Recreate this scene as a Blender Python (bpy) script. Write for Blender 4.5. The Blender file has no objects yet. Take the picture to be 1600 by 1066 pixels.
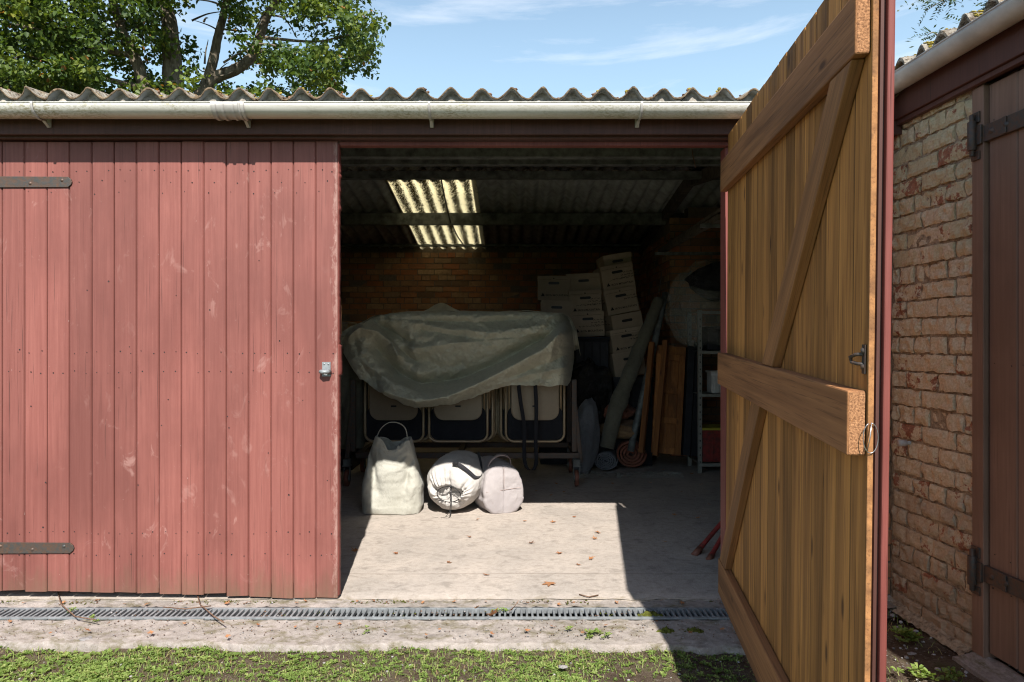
import bpy, math, random
import numpy as np
from mathutils import Vector, Matrix, noise, Quaternion, Euler
R = math.radians
random.seed(7); rng = np.random.default_rng(7)
S = bpy.context.scene
COL = S.collection
# ------------------------------------------------------------------ camera, sky, sun, exposure
CH = 1.297; F = 1100.0
cd = bpy.data.cameras.new('camera'); cam = bpy.data.objects.new('camera', cd); COL.objects.link(cam)
cam.location = (0, 0, CH); cam.rotation_euler = (R(90), 0, 0)
cd.sensor_width = 36; cd.lens = F/1600*36; cd.clip_start = .05; cd.clip_end = 2000
S.camera = cam
SUNV = Vector((.10, -.95, 1.0)).normalized()          # towards the sun
sl = bpy.data.lights.new('sun', 'SUN'); sl.energy = 5.0; sl.angle = R(.5); sl.color = (1, .955, .89)
so = bpy.data.objects.new('sun', sl); COL.objects.link(so)
so.rotation_euler = SUNV.to_track_quat('Z', 'Y').to_euler(); so.location = (2, -10, 12)
W = bpy.data.worlds.new('World'); S.world = W; W.use_nodes = True
wn = W.node_tree.nodes; wl = W.node_tree.links; wn.clear()
wout = wn.new('ShaderNodeOutputWorld'); bg = wn.new('ShaderNodeBackground'); bg.inputs[1].default_value = .09
sky = wn.new('ShaderNodeTexSky'); sky.sky_type = 'NISHITA'; sky.sun_disc = False
sky.sun_elevation = math.asin(SUNV.z); sky.sun_rotation = math.atan2(SUNV.x, SUNV.y)
sky.air_density = 1.1; sky.dust_density = .6; sky.ozone_density = 2.2
tc = wn.new('ShaderNodeTexCoord')
mp = wn.new('ShaderNodeMapping'); mp.inputs['Scale'].default_value = (1.3, 1.0, 9.0); mp.inputs['Rotation'].default_value = (0, R(7), 0); mp.inputs['Location'].default_value = (3.1, 1.0, .55)
nz = wn.new('ShaderNodeTexNoise'); nz.inputs['Scale'].default_value = 1.7; nz.inputs['Detail'].default_value = 9; nz.inputs['Roughness'].default_value = .62; nz.inputs['Distortion'].default_value = .5
cr = wn.new('ShaderNodeValToRGB'); cr.color_ramp.elements[0].position = .50; cr.color_ramp.elements[1].position = .86
cr.color_ramp.elements[1].color = (.85, .85, .85, 1)
mx = wn.new('ShaderNodeMixRGB'); mx.inputs[2].default_value = (8.2, 8.4, 8.9, 1)
wl.new(tc.outputs['Generated'], mp.inputs[0]); wl.new(mp.outputs[0], nz.inputs[0]); wl.new(nz.outputs[0], cr.inputs[0])
sx0 = wn.new('ShaderNodeSeparateXYZ'); hz = wn.new('ShaderNodeValToRGB'); hm = wn.new('ShaderNodeMixRGB'); hm.inputs[2].default_value = (5.3, 7.7, 9.4, 1)
hz.color_ramp.elements[0].position = .12; hz.color_ramp.elements[0].color = (.8, .8, .8, 1); hz.color_ramp.elements[1].position = .62; hz.color_ramp.elements[1].color = (.0, .0, .0, 1)
wl.new(tc.outputs['Generated'], sx0.inputs[0]); wl.new(sx0.outputs[2], hz.inputs[0]); wl.new(hz.outputs[0], hm.inputs[0]); wl.new(sky.outputs[0], hm.inputs[1])
wl.new(cr.outputs[0], mx.inputs[0]); wl.new(hm.outputs[0], mx.inputs[1]); wl.new(mx.outputs[0], bg.inputs[0]); wl.new(bg.outputs[0], wout.inputs[0])
S.view_settings.view_transform = 'Standard'; S.view_settings.look = 'None'; S.view_settings.gamma = 1
S.view_settings.exposure = .78
S.cycles.max_bounces = 8; S.cycles.diffuse_bounces = 5; S.cycles.transparent_max_bounces = 12
S.cycles.sample_clamp_indirect = 8; S.cycles.filter_width = 1.15

def P(px, py, Y):
    return Vector(((px-800)*Y/F, Y, CH-(py-533)*Y/F))

# ------------------------------------------------------------------ object helpers
def link(o, parent=None):
    COL.objects.link(o)
    if parent is not None: o.parent = parent
    return o
def tag(o, label=None, cat=None, group=None, kind=None):
    if label: o['label'] = label
    if cat: o['category'] = cat
    if group: o['group'] = group
    if kind: o['kind'] = kind
    return o
def empty(name, loc, label, cat, group=None, rot=(0, 0, 0)):
    o = bpy.data.objects.new(name, None); COL.objects.link(o); o.location = loc; o.rotation_euler = rot
    o.empty_display_size = .1
    return tag(o, label, cat, group)
def copy_tree(o, parent=None):
    c = o.copy(); COL.objects.link(c); c.parent = parent
    for ch in [x for x in COL.objects if x.parent == o]: copy_tree(ch, c)
    return c

class MB:
    def __init__(s): s.v = []; s.f = []; s.a = []; s.m = []; s.sm = []
    def add(s, vs, fs, a=None, m=0, smooth=False):
        n = len(s.v); s.v += [tuple(p) for p in vs]
        if a is None: a = random.random()
        for f in fs:
            s.f.append([i+n for i in f]); s.a.append(a); s.m.append(m); s.sm.append(smooth)
        return n
    def box(s, x0, x1, y0, y1, z0, z1, a=None, m=0, M=None):
        vs = [Vector((x, y, z)) for z in (z0, z1) for y in (y0, y1) for x in (x0, x1)]
        if M: vs = [M @ p for p in vs]
        s.add(vs, [(0, 2, 3, 1), (4, 5, 7, 6), (0, 1, 5, 4), (2, 6, 7, 3), (0, 4, 6, 2), (1, 3, 7, 5)], a, m)
    def bar(s, p0, p1, w, h, up=(0, 0, 1), a=None, m=0):
        p0 = Vector(p0); p1 = Vector(p1); d = (p1-p0).normalized(); u = Vector(up); sd = d.cross(u).normalized(); u = sd.cross(d)
        vs = []
        for p in (p0, p1):
            for i, j in ((-1, -1), (1, -1), (1, 1), (-1, 1)): vs.append(p+sd*w/2*i+u*h/2*j)
        s.add(vs, [(0, 1, 2, 3), (7, 6, 5, 4), (0, 4, 5, 1), (1, 5, 6, 2), (2, 6, 7, 3), (3, 7, 4, 0)], a, m)
    def tube(s, pts, rad, n=8, a=None, m=0, caps=True, closed=False, jit=0):
        pts = [Vector(p) for p in pts]; N = len(pts)
        if not hasattr(rad, '__len__'): rad = [rad]*N
        vs = []; prev = None
        for i, p in enumerate(pts):
            if closed: d = (pts[(i+1) % N]-pts[i-1]).normalized()
            else: d = (pts[min(i+1, N-1)]-pts[max(i-1, 0)]).normalized()
            if prev is None:
                prev = d.orthogonal().normalized()
            u = (prev-d*prev.dot(d)).normalized(); prev = u; w = d.cross(u)
            for k in range(n):
                t = 2*math.pi*k/n; r = rad[i]*(1+random.uniform(-jit, jit))
                vs.append(p+(u*math.cos(t)+w*math.sin(t))*r)
        fs = []
        for i in range(N if closed else N-1):
            j = (i+1) % N
            for k in range(n): fs.append((i*n+k, i*n+(k+1) % n, j*n+(k+1) % n, j*n+k))
        if caps and not closed: fs.append(tuple(range(n-1, -1, -1))); fs.append(tuple((N-1)*n+k for k in range(n)))
        s.add(vs, fs, a, m, True)
    def grid(s, nu, nv, fn, a=None, m=0, smooth=True, wrap=False):
        vs = [fn(i/(nu-1) if not wrap else i/nu, j/(nv-1)) for j in range(nv) for i in range(nu)]
        fs = []
        for j in range(nv-1):
            for i in range(nu if wrap else nu-1):
                i2 = (i+1) % nu; fs.append((j*nu+i, j*nu+i2, (j+1)*nu+i2, (j+1)*nu+i))
        s.add(vs, fs, a, m, smooth)
    def lathe(s, prof, n=20, M=None, a=None, m=0):
        vs = []
        for (r, z) in prof:
            for k in range(n):
                t = 2*math.pi*k/n; p = Vector((r*math.cos(t), r*math.sin(t), z)); vs.append(M @ p if M else p)
        fs = [(i*n+k, i*n+(k+1) % n, (i+1)*n+(k+1) % n, (i+1)*n+k) for i in range(len(prof)-1) for k in range(n)]
        s.add(vs, fs, a, m, True)
    def build(s, name, mats, parent=None, bevel=0, label=None, solid=0, subd=0, auto=True):
        me = bpy.data.meshes.new(name); me.from_pydata(s.v, [], s.f)
        if not isinstance(mats, (list, tuple)): mats = [mats]
        for m in mats: me.materials.append(m)
        me.polygons.foreach_set('material_index', s.m); me.polygons.foreach_set('use_smooth', s.sm)
        at = me.attributes.new('v', 'FLOAT', 'FACE'); at.data.foreach_set('value', s.a)
        me.update()
        o = link(bpy.data.objects.new(name, me), parent)
        if label: o['label'] = label
        if solid:
            md = o.modifiers.new('s', 'SOLIDIFY'); md.thickness = solid; md.offset = 0
        if bevel:
            md = o.modifiers.new('b', 'BEVEL'); md.width = bevel; md.segments = 2; md.limit_method = 'ANGLE'; md.angle_limit = R(40)
        if subd:
            md = o.modifiers.new('u', 'SUBSURF'); md.levels = subd; md.render_levels = subd
        return o

def fn(p, sc=1, o=3): return noise.fractal(Vector(p)*sc, .9, 2.1, o)

# ------------------------------------------------------------------ materials
class Mat:
    def __init__(s, name, rough=.8, spec=.3):
        s.m = bpy.data.materials.new(name); s.m.use_nodes = True; s.t = s.m.node_tree; s.n = s.t.nodes; s.l = s.t.links
        s.b = s.n['Principled BSDF']; s.b.inputs['Roughness'].default_value = rough; s.b.inputs['Specular IOR Level'].default_value = spec
        s.tc = s.n.new('ShaderNodeTexCoord'); s.at = s.n.new('ShaderNodeAttribute'); s.at.attribute_name = 'v'
    def con(s, a, b): s.l.new(a, b)
    def coords(s, scale=(1, 1, 1), shift=0, which='Object', rot=(0, 0, 0)):
        mp = s.n.new('ShaderNodeMapping'); mp.inputs['Scale'].default_value = scale; mp.inputs['Rotation'].default_value = rot
        s.con(s.tc.outputs[which], mp.inputs[0])
        if shift:
            mu = s.n.new('ShaderNodeMath'); mu.operation = 'MULTIPLY'; mu.inputs[1].default_value = shift; s.con(s.at.outputs['Fac'], mu.inputs[0])
            va = s.n.new('ShaderNodeVectorMath'); va.operation = 'ADD'; s.con(mp.outputs[0], va.inputs[0]); s.con(mu.outputs[0], va.inputs[1]); return va.outputs[0]
        return mp.outputs[0]
    def noise(s, scale, detail=6, rough=.6, co=None, dist=0):
        n = s.n.new('ShaderNodeTexNoise'); n.inputs['Scale'].default_value = scale; n.inputs['Detail'].default_value = detail
        n.inputs['Roughness'].default_value = rough; n.inputs['Distortion'].default_value = dist
        s.con(co if co is not None else s.coords(), n.inputs[0]); return n.outputs[0]
    def voro(s, scale, co=None, feat='F1', out=0):
        n = s.n.new('ShaderNodeTexVoronoi'); n.feature = feat; n.inputs['Scale'].default_value = scale
        s.con(co if co is not None else s.coords(), n.inputs[0]); return n.outputs[out]
    def ramp(s, fac, stops):
        r = s.n.new('ShaderNodeValToRGB'); e = r.color_ramp.elements
        while len(e) < len(stops): e.new(.5)
        for i, (p, c) in enumerate(stops):
            e[i].position = p
            e[i].color = (c, c, c, 1) if not hasattr(c, '__len__') else (*c, 1)
        s.con(fac, r.inputs[0]); return r.outputs[0]
    def mix(s, fac, a, b, mode='MIX'):
        m = s.n.new('ShaderNodeMixRGB'); m.blend_type = mode
        for i, x in enumerate((fac, a, b)):
            if hasattr(x, 'links') or isinstance(x, bpy.types.NodeSocket): s.con(x, m.inputs[i])
            elif i == 0: m.inputs[0].default_value = x
            else: m.inputs[i].default_value = (*x, 1) if hasattr(x, '__len__') else (x, x, x, 1)
        return m.outputs[0]
    def math(s, op, a, b):
        m = s.n.new('ShaderNodeMath'); m.operation = op
        for i, x in enumerate((a, b)):
            if isinstance(x, bpy.types.NodeSocket): s.con(x, m.inputs[i])
            else: m.inputs[i].default_value = x
        return m.outputs[0]
    def sep(s, which='Object'):
        n = s.n.new('ShaderNodeSeparateXYZ'); s.con(s.tc.outputs[which], n.inputs[0]); return n.outputs
    def color(s, c):
        if isinstance(c, bpy.types.NodeSocket): s.con(c, s.b.inputs['Base Color'])
        else: s.b.inputs['Base Color'].default_value = (*c, 1)
    def bump(s, h, strength=.5, dist=.005):
        b = s.n.new('ShaderNodeBump'); b.inputs['Strength'].default_value = strength; b.inputs['Distance'].default_value = dist
        s.con(h, b.inputs['Height']); s.con(b.outputs[0], s.b.inputs['Normal'])
    def rough(s, x): s.con(x, s.b.inputs['Roughness'])

def wood_mat(name, c1, c2, dark, axis='Z', vary=.35, knots=True, rough=.75, fine=1.0):
    m = Mat(name, rough, .25)
    sc = {'Z': (60, 60, 1.6), 'X': (1.6, 60, 60), 'Y': (60, 1.6, 60)}[axis]
    co = m.coords([k*fine for k in sc], 37)
    g = m.noise(1, 5, .65, co, .6)
    col = m.mix(m.ramp(g, [(.3, 0), (.7, 1)]), c1, c2)
    sc2 = {'Z': (160, 160, 3), 'X': (3, 160, 160), 'Y': (160, 3, 160)}[axis]
    g2 = m.noise(1, 3, .7, m.coords(sc2, 11))
    col = m.mix(m.ramp(g2, [(.28, .75), (.45, 0)]), col, dark)
    sc4 = {'Z': (14, 14, .7), 'X': (.7, 14, 14), 'Y': (14, .7, 14)}[axis]
    g3 = m.noise(1, 4, .6, m.coords(sc4, 5), .3)
    col = m.mix(m.ramp(g3, [(.38, .55), (.56, 0)]), col, dark)
    if knots:
        sc3 = {'Z': (9, 9, 3), 'X': (3, 9, 9), 'Y': (9, 3, 9)}[axis]
        k = m.voro(1, m.coords(sc3, 23)); col = m.mix(m.ramp(k, [(.05, .9), (.13, 0)]), col, dark)
    hs = m.n.new('ShaderNodeHueSaturation'); m.con(col, hs.inputs['Color'])
    mu = m.n.new('ShaderNodeMapRange'); mu.inputs[3].default_value = 1-vary; mu.inputs[4].default_value = 1+vary*.6; m.con(m.at.outputs['Fac'], mu.inputs[0]); m.con(mu.outputs[0], hs.inputs['Value'])
    m.color(hs.outputs[0]); m.bump(m.math('ADD', g, g2), .5, .002)
    return m.m

def painted_board(name, base, light, dark, dirt=True, scuff=True):
    m = Mat(name, .62, .35)
    g = m.noise(1, 5, .65, m.coords((70, 70, 2.0), 31), .4)
    col = m.mix(m.ramp(g, [(.3, 0), (.72, 1)]), base, light)
    cr = m.noise(1, 3, .55, m.coords((210, 210, 2.2), 17))
    col = m.mix(m.ramp(cr, [(.28, .9), (.36, 0)]), col, dark)
    big = m.noise(1, 5, .6, m.coords((2.2, 2.2, 1.1)))
    col = m.mix(m.ramp(big, [(.38, .6), (.6, 0)]), col, [c*.66 for c in base])
    if scuff:
        sc = m.noise(1, 4, .7, m.coords((9, 9, 5)), .8); reg = m.noise(1.4, 2, .5)
        f = m.math('MULTIPLY', m.ramp(sc, [(.60, 0), (.70, .5)]), m.ramp(reg, [(.42, 0), (.6, 1)]))
        col = m.mix(f, col, (.40, .23, .20))
        xx = m.sep()[0]; wn_ = m.noise(28, 5, .8, m.coords((1, 1, .35)))
        lf = m.math('ADD', m.math('MULTIPLY', m.math('ADD', xx, .96), 6.0), m.math('MULTIPLY', wn_, 1.0)); col = m.mix(m.ramp(m.math('MULTIPLY', lf, .5), [(.42, 0), (.5, .55)]), col, (.42, .27, .23))
        fl = m.noise(95, 3, .7, m.coords((1, 1, .5))); col = m.mix(m.ramp(fl, [(.71, 0), (.76, .7)]), col, (.62, .5, .45))
    if dirt:
        z = m.sep()[2]; dn = m.noise(1, 5, .7, m.coords((18, 18, 4), 9))
        h = m.math('SUBTRACT', m.math('MULTIPLY', dn, .38), z)
        col = m.mix(m.ramp(h, [(.04, 0), (.25, .75)]), col, (.12, .085, .05))
    hs = m.n.new('ShaderNodeHueSaturation'); m.con(col, hs.inputs['Color'])
    mu = m.n.new('ShaderNodeMapRange'); mu.inputs[3].default_value = .9; mu.inputs[4].default_value = 1.08; m.con(m.at.outputs['Fac'], mu.inputs[0]); m.con(mu.outputs[0], hs.inputs['Value'])
    m.color(hs.outputs[0]); m.bump(m.math('ADD', g, m.ramp(cr, [(.22, 0), (.34, 1)])), .45, .0018)
    return m.m

def simple(name, c, rough=.8, spec=.3, n=40, amt=.25, metal=0, bump=.2, sub=None, vary=0):
    m = Mat(name, rough, spec); g = m.noise(n, 5, .6)
    c2 = sub if sub else [x*(1-amt) for x in c]
    col = m.mix(m.ramp(g, [(.35, 0), (.65, 1)]), c2, c)
    if vary:
        hs = m.n.new('ShaderNodeHueSaturation'); m.con(col, hs.inputs['Color'])
        mu = m.n.new('ShaderNodeMapRange'); mu.inputs[3].default_value = 1-vary; mu.inputs[4].default_value = 1+vary; m.con(m.at.outputs['Fac'], mu.inputs[0]); m.con(mu.outputs[0], hs.inputs['Value'])
        col = hs.outputs[0]
    m.color(col); m.b.inputs['Metallic'].default_value = metal
    if bump: m.bump(g, bump, .003)
    return m.m

M = {}
M['red_boards'] = painted_board('red_boards', (.195, .062, .050), (.262, .094, .076), (.045, .018, .014))
M['red_trim'] = painted_board('red_trim', (.17, .042, .034), (.25, .075, .06), (.06, .018, .015), False, False)
M['brown_paint'] = painted_board('brown_paint', (.075, .030, .023), (.11, .046, .036), (.025, .012, .009), False, False)
M['brown_door'] = painted_board('brown_door', (.19, .115, .080), (.26, .16, .115), (.06, .035, .025), False, False)
M['leaf_wood'] = wood_mat('leaf_wood', (.52, .245, .07), (.34, .15, .042), (.08, .034, .014), 'Z', .40)
M['rail_wood'] = wood_mat('rail_wood', (.42, .195, .08), (.27, .12, .05), (.09, .04, .02), 'X', .1, fine=.6)
M['brace_wood'] = wood_mat('brace_wood', (.46, .22, .085), (.29, .13, .05), (.10, .05, .025), 'X', .1, fine=.6)
M['end_grain'] = simple('end_grain', (.46, .235, .115), .9, .1, 200, .0, sub=(.17, .08, .04), bump=.8)
M['stored_wood'] = wood_mat('stored_wood', (.42, .17, .05), (.27, .10, .03), (.1, .04, .02), 'Z', .3)
M['old_timber'] = wood_mat('old_timber', (.13, .11, .09), (.08, .065, .05), (.02, .018, .015), 'X', .3)
M['iron'] = simple('iron', (.055, .055, .052), .55, .5, 60, .5, .3, .5, sub=(.10, .055, .035))
M['steel'] = simple('steel', (.55, .55, .55), .35, .5, 60, .3, .9)
M['black'] = simple('black', (.015, .015, .017), .5, .4, 30, .3)
M['purlin'] = simple('purlin', (.19, .20, .19), .6, .4, 14, .6, .3)
M['mortar'] = simple('mortar', (.42, .38, .33), .95, .1, 50, .5, bump=1)

def brick_mat(name, painted):
    m = Mat(name, .92, .15)
    n1 = m.noise(22, 6, .7); n2 = m.noise(90, 4, .7); n3 = m.noise(5, 5, .65)
    base = m.ramp(m.at.outputs['Fac'], [(0, (.42, .15, .07)), (.3, (.52, .22, .10)), (.55, (.36, .17, .085)), (.75, (.52, .34, .19)), (1, (.18, .11, .07))])
    col = m.mix(m.ramp(n1, [(.35, 0), (.65, .6)]), base, (.22, .14, .09))
    if painted:
        f = m.math('ADD', m.math('MULTIPLY', n1, .55), m.math('MULTIPLY', n3, .6))
        f = m.math('ADD', f, m.math('MULTIPLY', m.at.outputs['Fac'], -.265))
        base = m.ramp(n1, [(.35, (.27, .115, .07)), (.65, (.40, .20, .125))]); col = m.mix(m.ramp(n2, [(.3, .7), (.5, 0)]), base, (.12, .06, .04))
        paint = m.mix(m.ramp(n2, [(.35, 0), (.7, 1)]), (.48, .39, .26), (.70, .60, .43))
        z = m.sep()[2]; gr = m.math('SUBTRACT', m.math('MULTIPLY', n3, 2.4), m.math('ABSOLUTE', m.math('SUBTRACT', z, 2.1), 0))
        paint = m.mix(m.ramp(gr, [(.9, 0), (1.3, .4)]), paint, (.36, .33, .17))
        low = m.math('SUBTRACT', m.math('MULTIPLY', n3, 2.0), z); paint = m.mix(m.ramp(low, [(.25, 0), (.8, .65)]), paint, (.25, .19, .14))
        col = m.mix(m.ramp(f, [(.31, 0), (.335, .93)]), col, paint)
    else:
        col = m.mix(m.ramp(n3, [(.4, .3), (.6, 0)]), col, (.16, .10, .065))
    m.color(col); m.bump(m.math('ADD', n1, m.math('MULTIPLY', n2, .6)), 1.0, .007 if painted else .004)
    return m.m
M['old_brick'] = brick_mat('old_brick', False); M['painted_brick'] = brick_mat('painted_brick', True)
mm = Mat('painted_mortar', .95, .1); a_ = mm.noise(40, 6, .7); mm.color(mm.mix(mm.ramp(a_, [(.35, 0), (.6, 1)]), (.16, .12, .08), (.42, .34, .24))); mm.bump(a_, 1, .012); M['painted_mortar'] = mm.m
mm = Mat('joint', .95, .1); a_ = mm.noise(30, 5, .7); mm.color(mm.mix(a_, (.07, .055, .045), (.30, .24, .18))); mm.bump(a_, 1, .006); M['joint'] = mm.m

def concrete(name, c1, c2, stain, moss=0.0, sc=1.0):
    m = Mat(name, .9, .2)
    a = m.noise(2.2*sc, 8, .65, None, .5); b = m.noise(26*sc, 6, .7); c = m.noise(190, 3, .7); d = m.noise(7*sc, 7, .7, m.coords((1.3, 1.7, 1)), .8)
    col = m.mix(m.ramp(a, [(.35, 0), (.62, 1)]), c1, c2)
    col = m.mix(m.ramp(b, [(.3, .55), (.55, 0)]), col, stain)
    col = m.mix(m.ramp(d, [(.34, .5), (.48, 0)]), col, [x*.7 for x in stain])
    col = m.mix(m.ramp(c, [(.3, .45), (.46, 0)]), col, (.2, .15, .12)); col = m.mix(m.ramp(c, [(.62, 0), (.72, .45)]), col, (.7, .66, .62))
    if not moss:
        yv = m.math('ADD', m.sep()[1], m.math('MULTIPLY', a, .012)); ln = m.math('ABSOLUTE', m.math('SUBTRACT', yv, 3.926), 0)
        col = m.mix(m.ramp(ln, [(.002, .55), (.006, 0)]), col, (.16, .13, .10))
        ed = m.math('SUBTRACT', 3.70, m.math('ADD', yv, m.math('MULTIPLY', d, .22))); col = m.mix(m.ramp(ed, [(0, 0), (.06, .6)]), col, (.27, .22, .14))
    if moss:
        e = m.noise(9, 7, .75, m.coords((1, 1.8, 1))); col = m.mix(m.ramp(e, [(.60-moss*.1, 0), (.66, .8)]), col, (.10, .085, .03))
    m.color(col); m.bump(m.math('ADD', m.math('ADD', a, b), m.math('MULTIPLY', c, .5)), .7, .006)
    return m.m
M['floor'] = concrete('floor', (.48, .415, .36), (.385, .34, .30), (.27, .235, .20))
M['apron'] = concrete('apron', (.36, .315, .285), (.27, .24, .215), (.17, .145, .125), 1.0, 1.6)
mm = Mat('fibre_cement', .95, .1); a_ = mm.noise(18, 7, .75); b_ = mm.noise(60, 4, .7); c_ = mm.noise(5, 5, .7)
cc = mm.mix(mm.ramp(a_, [(.35, 0), (.6, 1)]), (.13, .10, .075), (.40, .37, .31)); cc = mm.mix(mm.ramp(b_, [(.38, .9), (.52, 0)]), cc, (.05, .035, .025))
cc = mm.mix(mm.ramp(c_, [(.52, 0), (.62, .7)]), cc, (.20, .115, .03)); mm.color(cc); mm.bump(mm.math('ADD', a_, b_), 1, .012); M['fibre_cement'] = mm.m
M['cement_edge'] = simple('cement_edge', (.20, .15, .10), 1, .05, 70, .5, sub=(.06, .04, .025), bump=1)
M['cement_underside'] = simple('cement_underside', (.42, .43, .44), .9, .1, 9, .4)
mm = Mat('gutter_plastic', .38, .5); a_ = mm.noise(1, 6, .7, mm.coords((3, 30, 30))); b_ = mm.noise(55, 5, .75, mm.coords((1, 2, 2))); c_ = mm.noise(2.2, 3, .6); z_ = mm.sep()[2]
lowm = mm.math('MULTIPLY', mm.ramp(b_, [(.46, 0), (.58, 1)]), mm.ramp(c_, [(.42, .08), (.6, .8)]))
cc = mm.mix(mm.ramp(a_, [(.35, .5), (.6, 0)]), (.60, .58, .53), (.40, .37, .30)); cc = mm.mix(lowm, cc, (.22, .19, .09)); mm.color(cc); M['gutter'] = mm.m
M['gutter_grey'] = simple('gutter_grey', (.52, .49, .46), .45, .5, 9, .25)
# translucent roof light
mm = Mat('roof_light', .5, .3); tr = mm.n.new('ShaderNodeBsdfTranslucent'); tr.inputs[0].default_value = (.80, .74, .55, 1)
df = mm.n.new('ShaderNodeBsdfDiffuse'); df.inputs[0].default_value = (.05, .04, .015, 1)
sx = mm.sep('Object'); ph = mm.math('MULTIPLY', sx[0], 2*math.pi/.146)
w_ = mm.math('SINE', ph, 0); nn = mm.noise(1, 6, .75, mm.coords((42, 24, 24)), 1.6)
ff = mm.math('ADD', mm.math('MULTIPLY', w_, -.085), nn); fr = mm.ramp(ff, [(.515, 0), (.56, 1)])
ms = mm.n.new('ShaderNodeMixShader'); mm.con(fr, ms.inputs[0]); mm.con(tr.outputs[0], ms.inputs[1]); mm.con(df.outputs[0], ms.inputs[2]); mm.con(ms.outputs[0], mm.n['Material Output'].inputs[0]); M['roof_light'] = mm.m
def cloth(name, c1, c2, stain=None, weave=900, rough=.85, fold=0):
    m = Mat(name, rough, .15); a = m.noise(4, 6, .65); b = m.noise(30, 5, .7)
    col = m.mix(m.ramp(a, [(.35, 0), (.65, 1)]), c1, c2)
    if stain: col = m.mix(m.ramp(b, [(.3, .6), (.5, 0)]), col, stain)
    w = m.noise(weave, 2, .5); m.color(col)
    wr = m.noise(1, 4, .6, m.coords((7, 7, 4)), 1.6)
    m.bump(m.math('ADD', m.math('ADD', m.math('MULTIPLY', b, .35), m.math('MULTIPLY', w, .08)), m.math('MULTIPLY', wr, .9)), .8, .012)
    m.b.inputs['Sheen Weight'].default_value = .1
    return m.m
M['tarp'] = cloth('tarp', (.62, .59, .46), (.52, .50, .395), (.42, .40, .30))
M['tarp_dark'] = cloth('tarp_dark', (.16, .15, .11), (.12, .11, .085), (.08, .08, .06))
M['canvas_green'] = cloth('canvas_green', (.42, .41, .36), (.36, .35, .30), (.28, .27, .23))
M['canvas_white'] = cloth('canvas_white', (.50, .475, .445), (.42, .395, .37))
M['canvas_pink'] = cloth('canvas_pink', (.38, .345, .34), (.32, .29, .29))
M['webbing'] = cloth('webbing', (.02, .02, .024), (.03, .03, .035))
M['pink_strap'] = cloth('pink_strap', (.42, .33, .30), (.36, .28, .26))
M['chair_tan'] = simple('chair_tan', (.30, .22, .145), .4, .5, 30, .1, .1, .05)
M['chair_tube'] = simple('chair_tube', (.46, .33, .20), .4, .5, 30, .15, .3, .05)
M['chair_dark'] = cloth('chair_dark', (.028, .028, .032), (.02, .02, .024))
M['card'] = simple('card', (.36, .28, .205), .85, .2, 12, .14, vary=.12)
M['card_edge'] = simple('card_edge', (.42, .31, .19), .9, .2, 60, .2)
M['ink'] = simple('ink', (.02, .018, .018), .8, .2, 60, .2, bump=0)
M['dark_stuff'] = simple('dark_stuff', (.025, .025, .03), .7, .3, 8, .5, vary=.5)
M['navy'] = simple('navy', (.015, .02, .035), .7, .3, 8, .5)
M['rubber'] = simple('rubber', (.22, .08, .05), .6, .4, 40, .4)
M['rug_grey'] = cloth('rug_grey', (.19, .19, .20), (.14, .14, .15), (.09, .09, .10))
M['rug_red'] = cloth('rug_red', (.30, .10, .06), (.2, .08, .05), (.1, .04, .03))
M['rug_brown'] = cloth('rug_brown', (.32, .20, .10), (.2, .11, .06), (.1, .05, .03))
M['red_plastic'] = simple('red_plastic', (.30, .03, .025), .5, .5, 26, .2, sub=(.10, .025, .02))
M['yellow_plastic'] = simple('yellow_plastic', (.50, .45, .05), .4, .5, 10, .2)
M['blue_plastic'] = simple('blue_plastic', (.05, .20, .36), .4, .5, 10, .2)
M['white_card'] = simple('white_card', (.6, .58, .55), .7, .3, 10, .2)
M['shelf_metal'] = simple('shelf_metal', (.30, .29, .25), .5, .5, 30, .3, .2)
M['moss'] = simple('moss', (.11, .12, .025), 1, .05, 70, .5, sub=(.05, .05, .01), bump=1)
M['moss_yellow'] = simple('moss_yellow', (.42, .33, .06), 1, .05, 60, .5, sub=(.12, .10, .03), bump=1)
M['galv'] = simple('galv', (.30, .32, .33), .55, .5, 25, .35, .35)
M['pit'] = simple('pit', (.06, .055, .045), .95, .1, 60, .6)
mm = Mat('clear_plastic', .12, .6); mm.color((.55, .56, .5)); mm.b.inputs['Alpha'].default_value = .2; a_ = mm.noise(9, 5, .7, None, 2); mm.bump(a_, 1, .04); M['clear_plastic'] = mm.m
mm = Mat('black_sack', .18, .6); mm.color((.012, .012, .013)); a_ = mm.noise(8, 6, .6, None, 2.5); mm.bump(a_, 1, .07); M['black_sack'] = mm.m
def leafmat(name, stops, trans=.35, rough=.5):
    m = Mat(name, rough, .35); c = m.ramp(m.at.outputs['Fac'], stops); m.color(c)
    tr = m.n.new('ShaderNodeBsdfTranslucent'); m.con(m.mix(1, c, (1.5, 1.5, .6), 'MULTIPLY'), tr.inputs[0]); ms = m.n.new('ShaderNodeMixShader'); ms.inputs[0].default_value = trans
    m.con(m.b.outputs[0], ms.inputs[1]); m.con(tr.outputs[0], ms.inputs[2]); m.con(ms.outputs[0], m.n['Material Output'].inputs[0]); return m.m
M['tree_leaf'] = leafmat('tree_leaf', [(0, (.035, .07, .018)), (.5, (.075, .12, .022)), (.86, (.17, .21, .035)), (.94, (.26, .25, .05)), (1, (.28, .13, .04))])
M['rowan_leaf'] = leafmat('rowan_leaf', [(0, (.03, .06, .03)), (1, (.08, .12, .05))])
M['grass'] = leafmat('grass', [(0, (.13, .18, .04)), (.55, (.21, .29, .07)), (.8, (.31, .35, .12)), (.9, (.36, .30, .14)), (1, (.30, .19, .09))], .3)
M['weed'] = leafmat('weed', [(0, (.10, .16, .035)), (.6, (.18, .26, .06)), (1, (.31, .36, .12))], .3)
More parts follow.
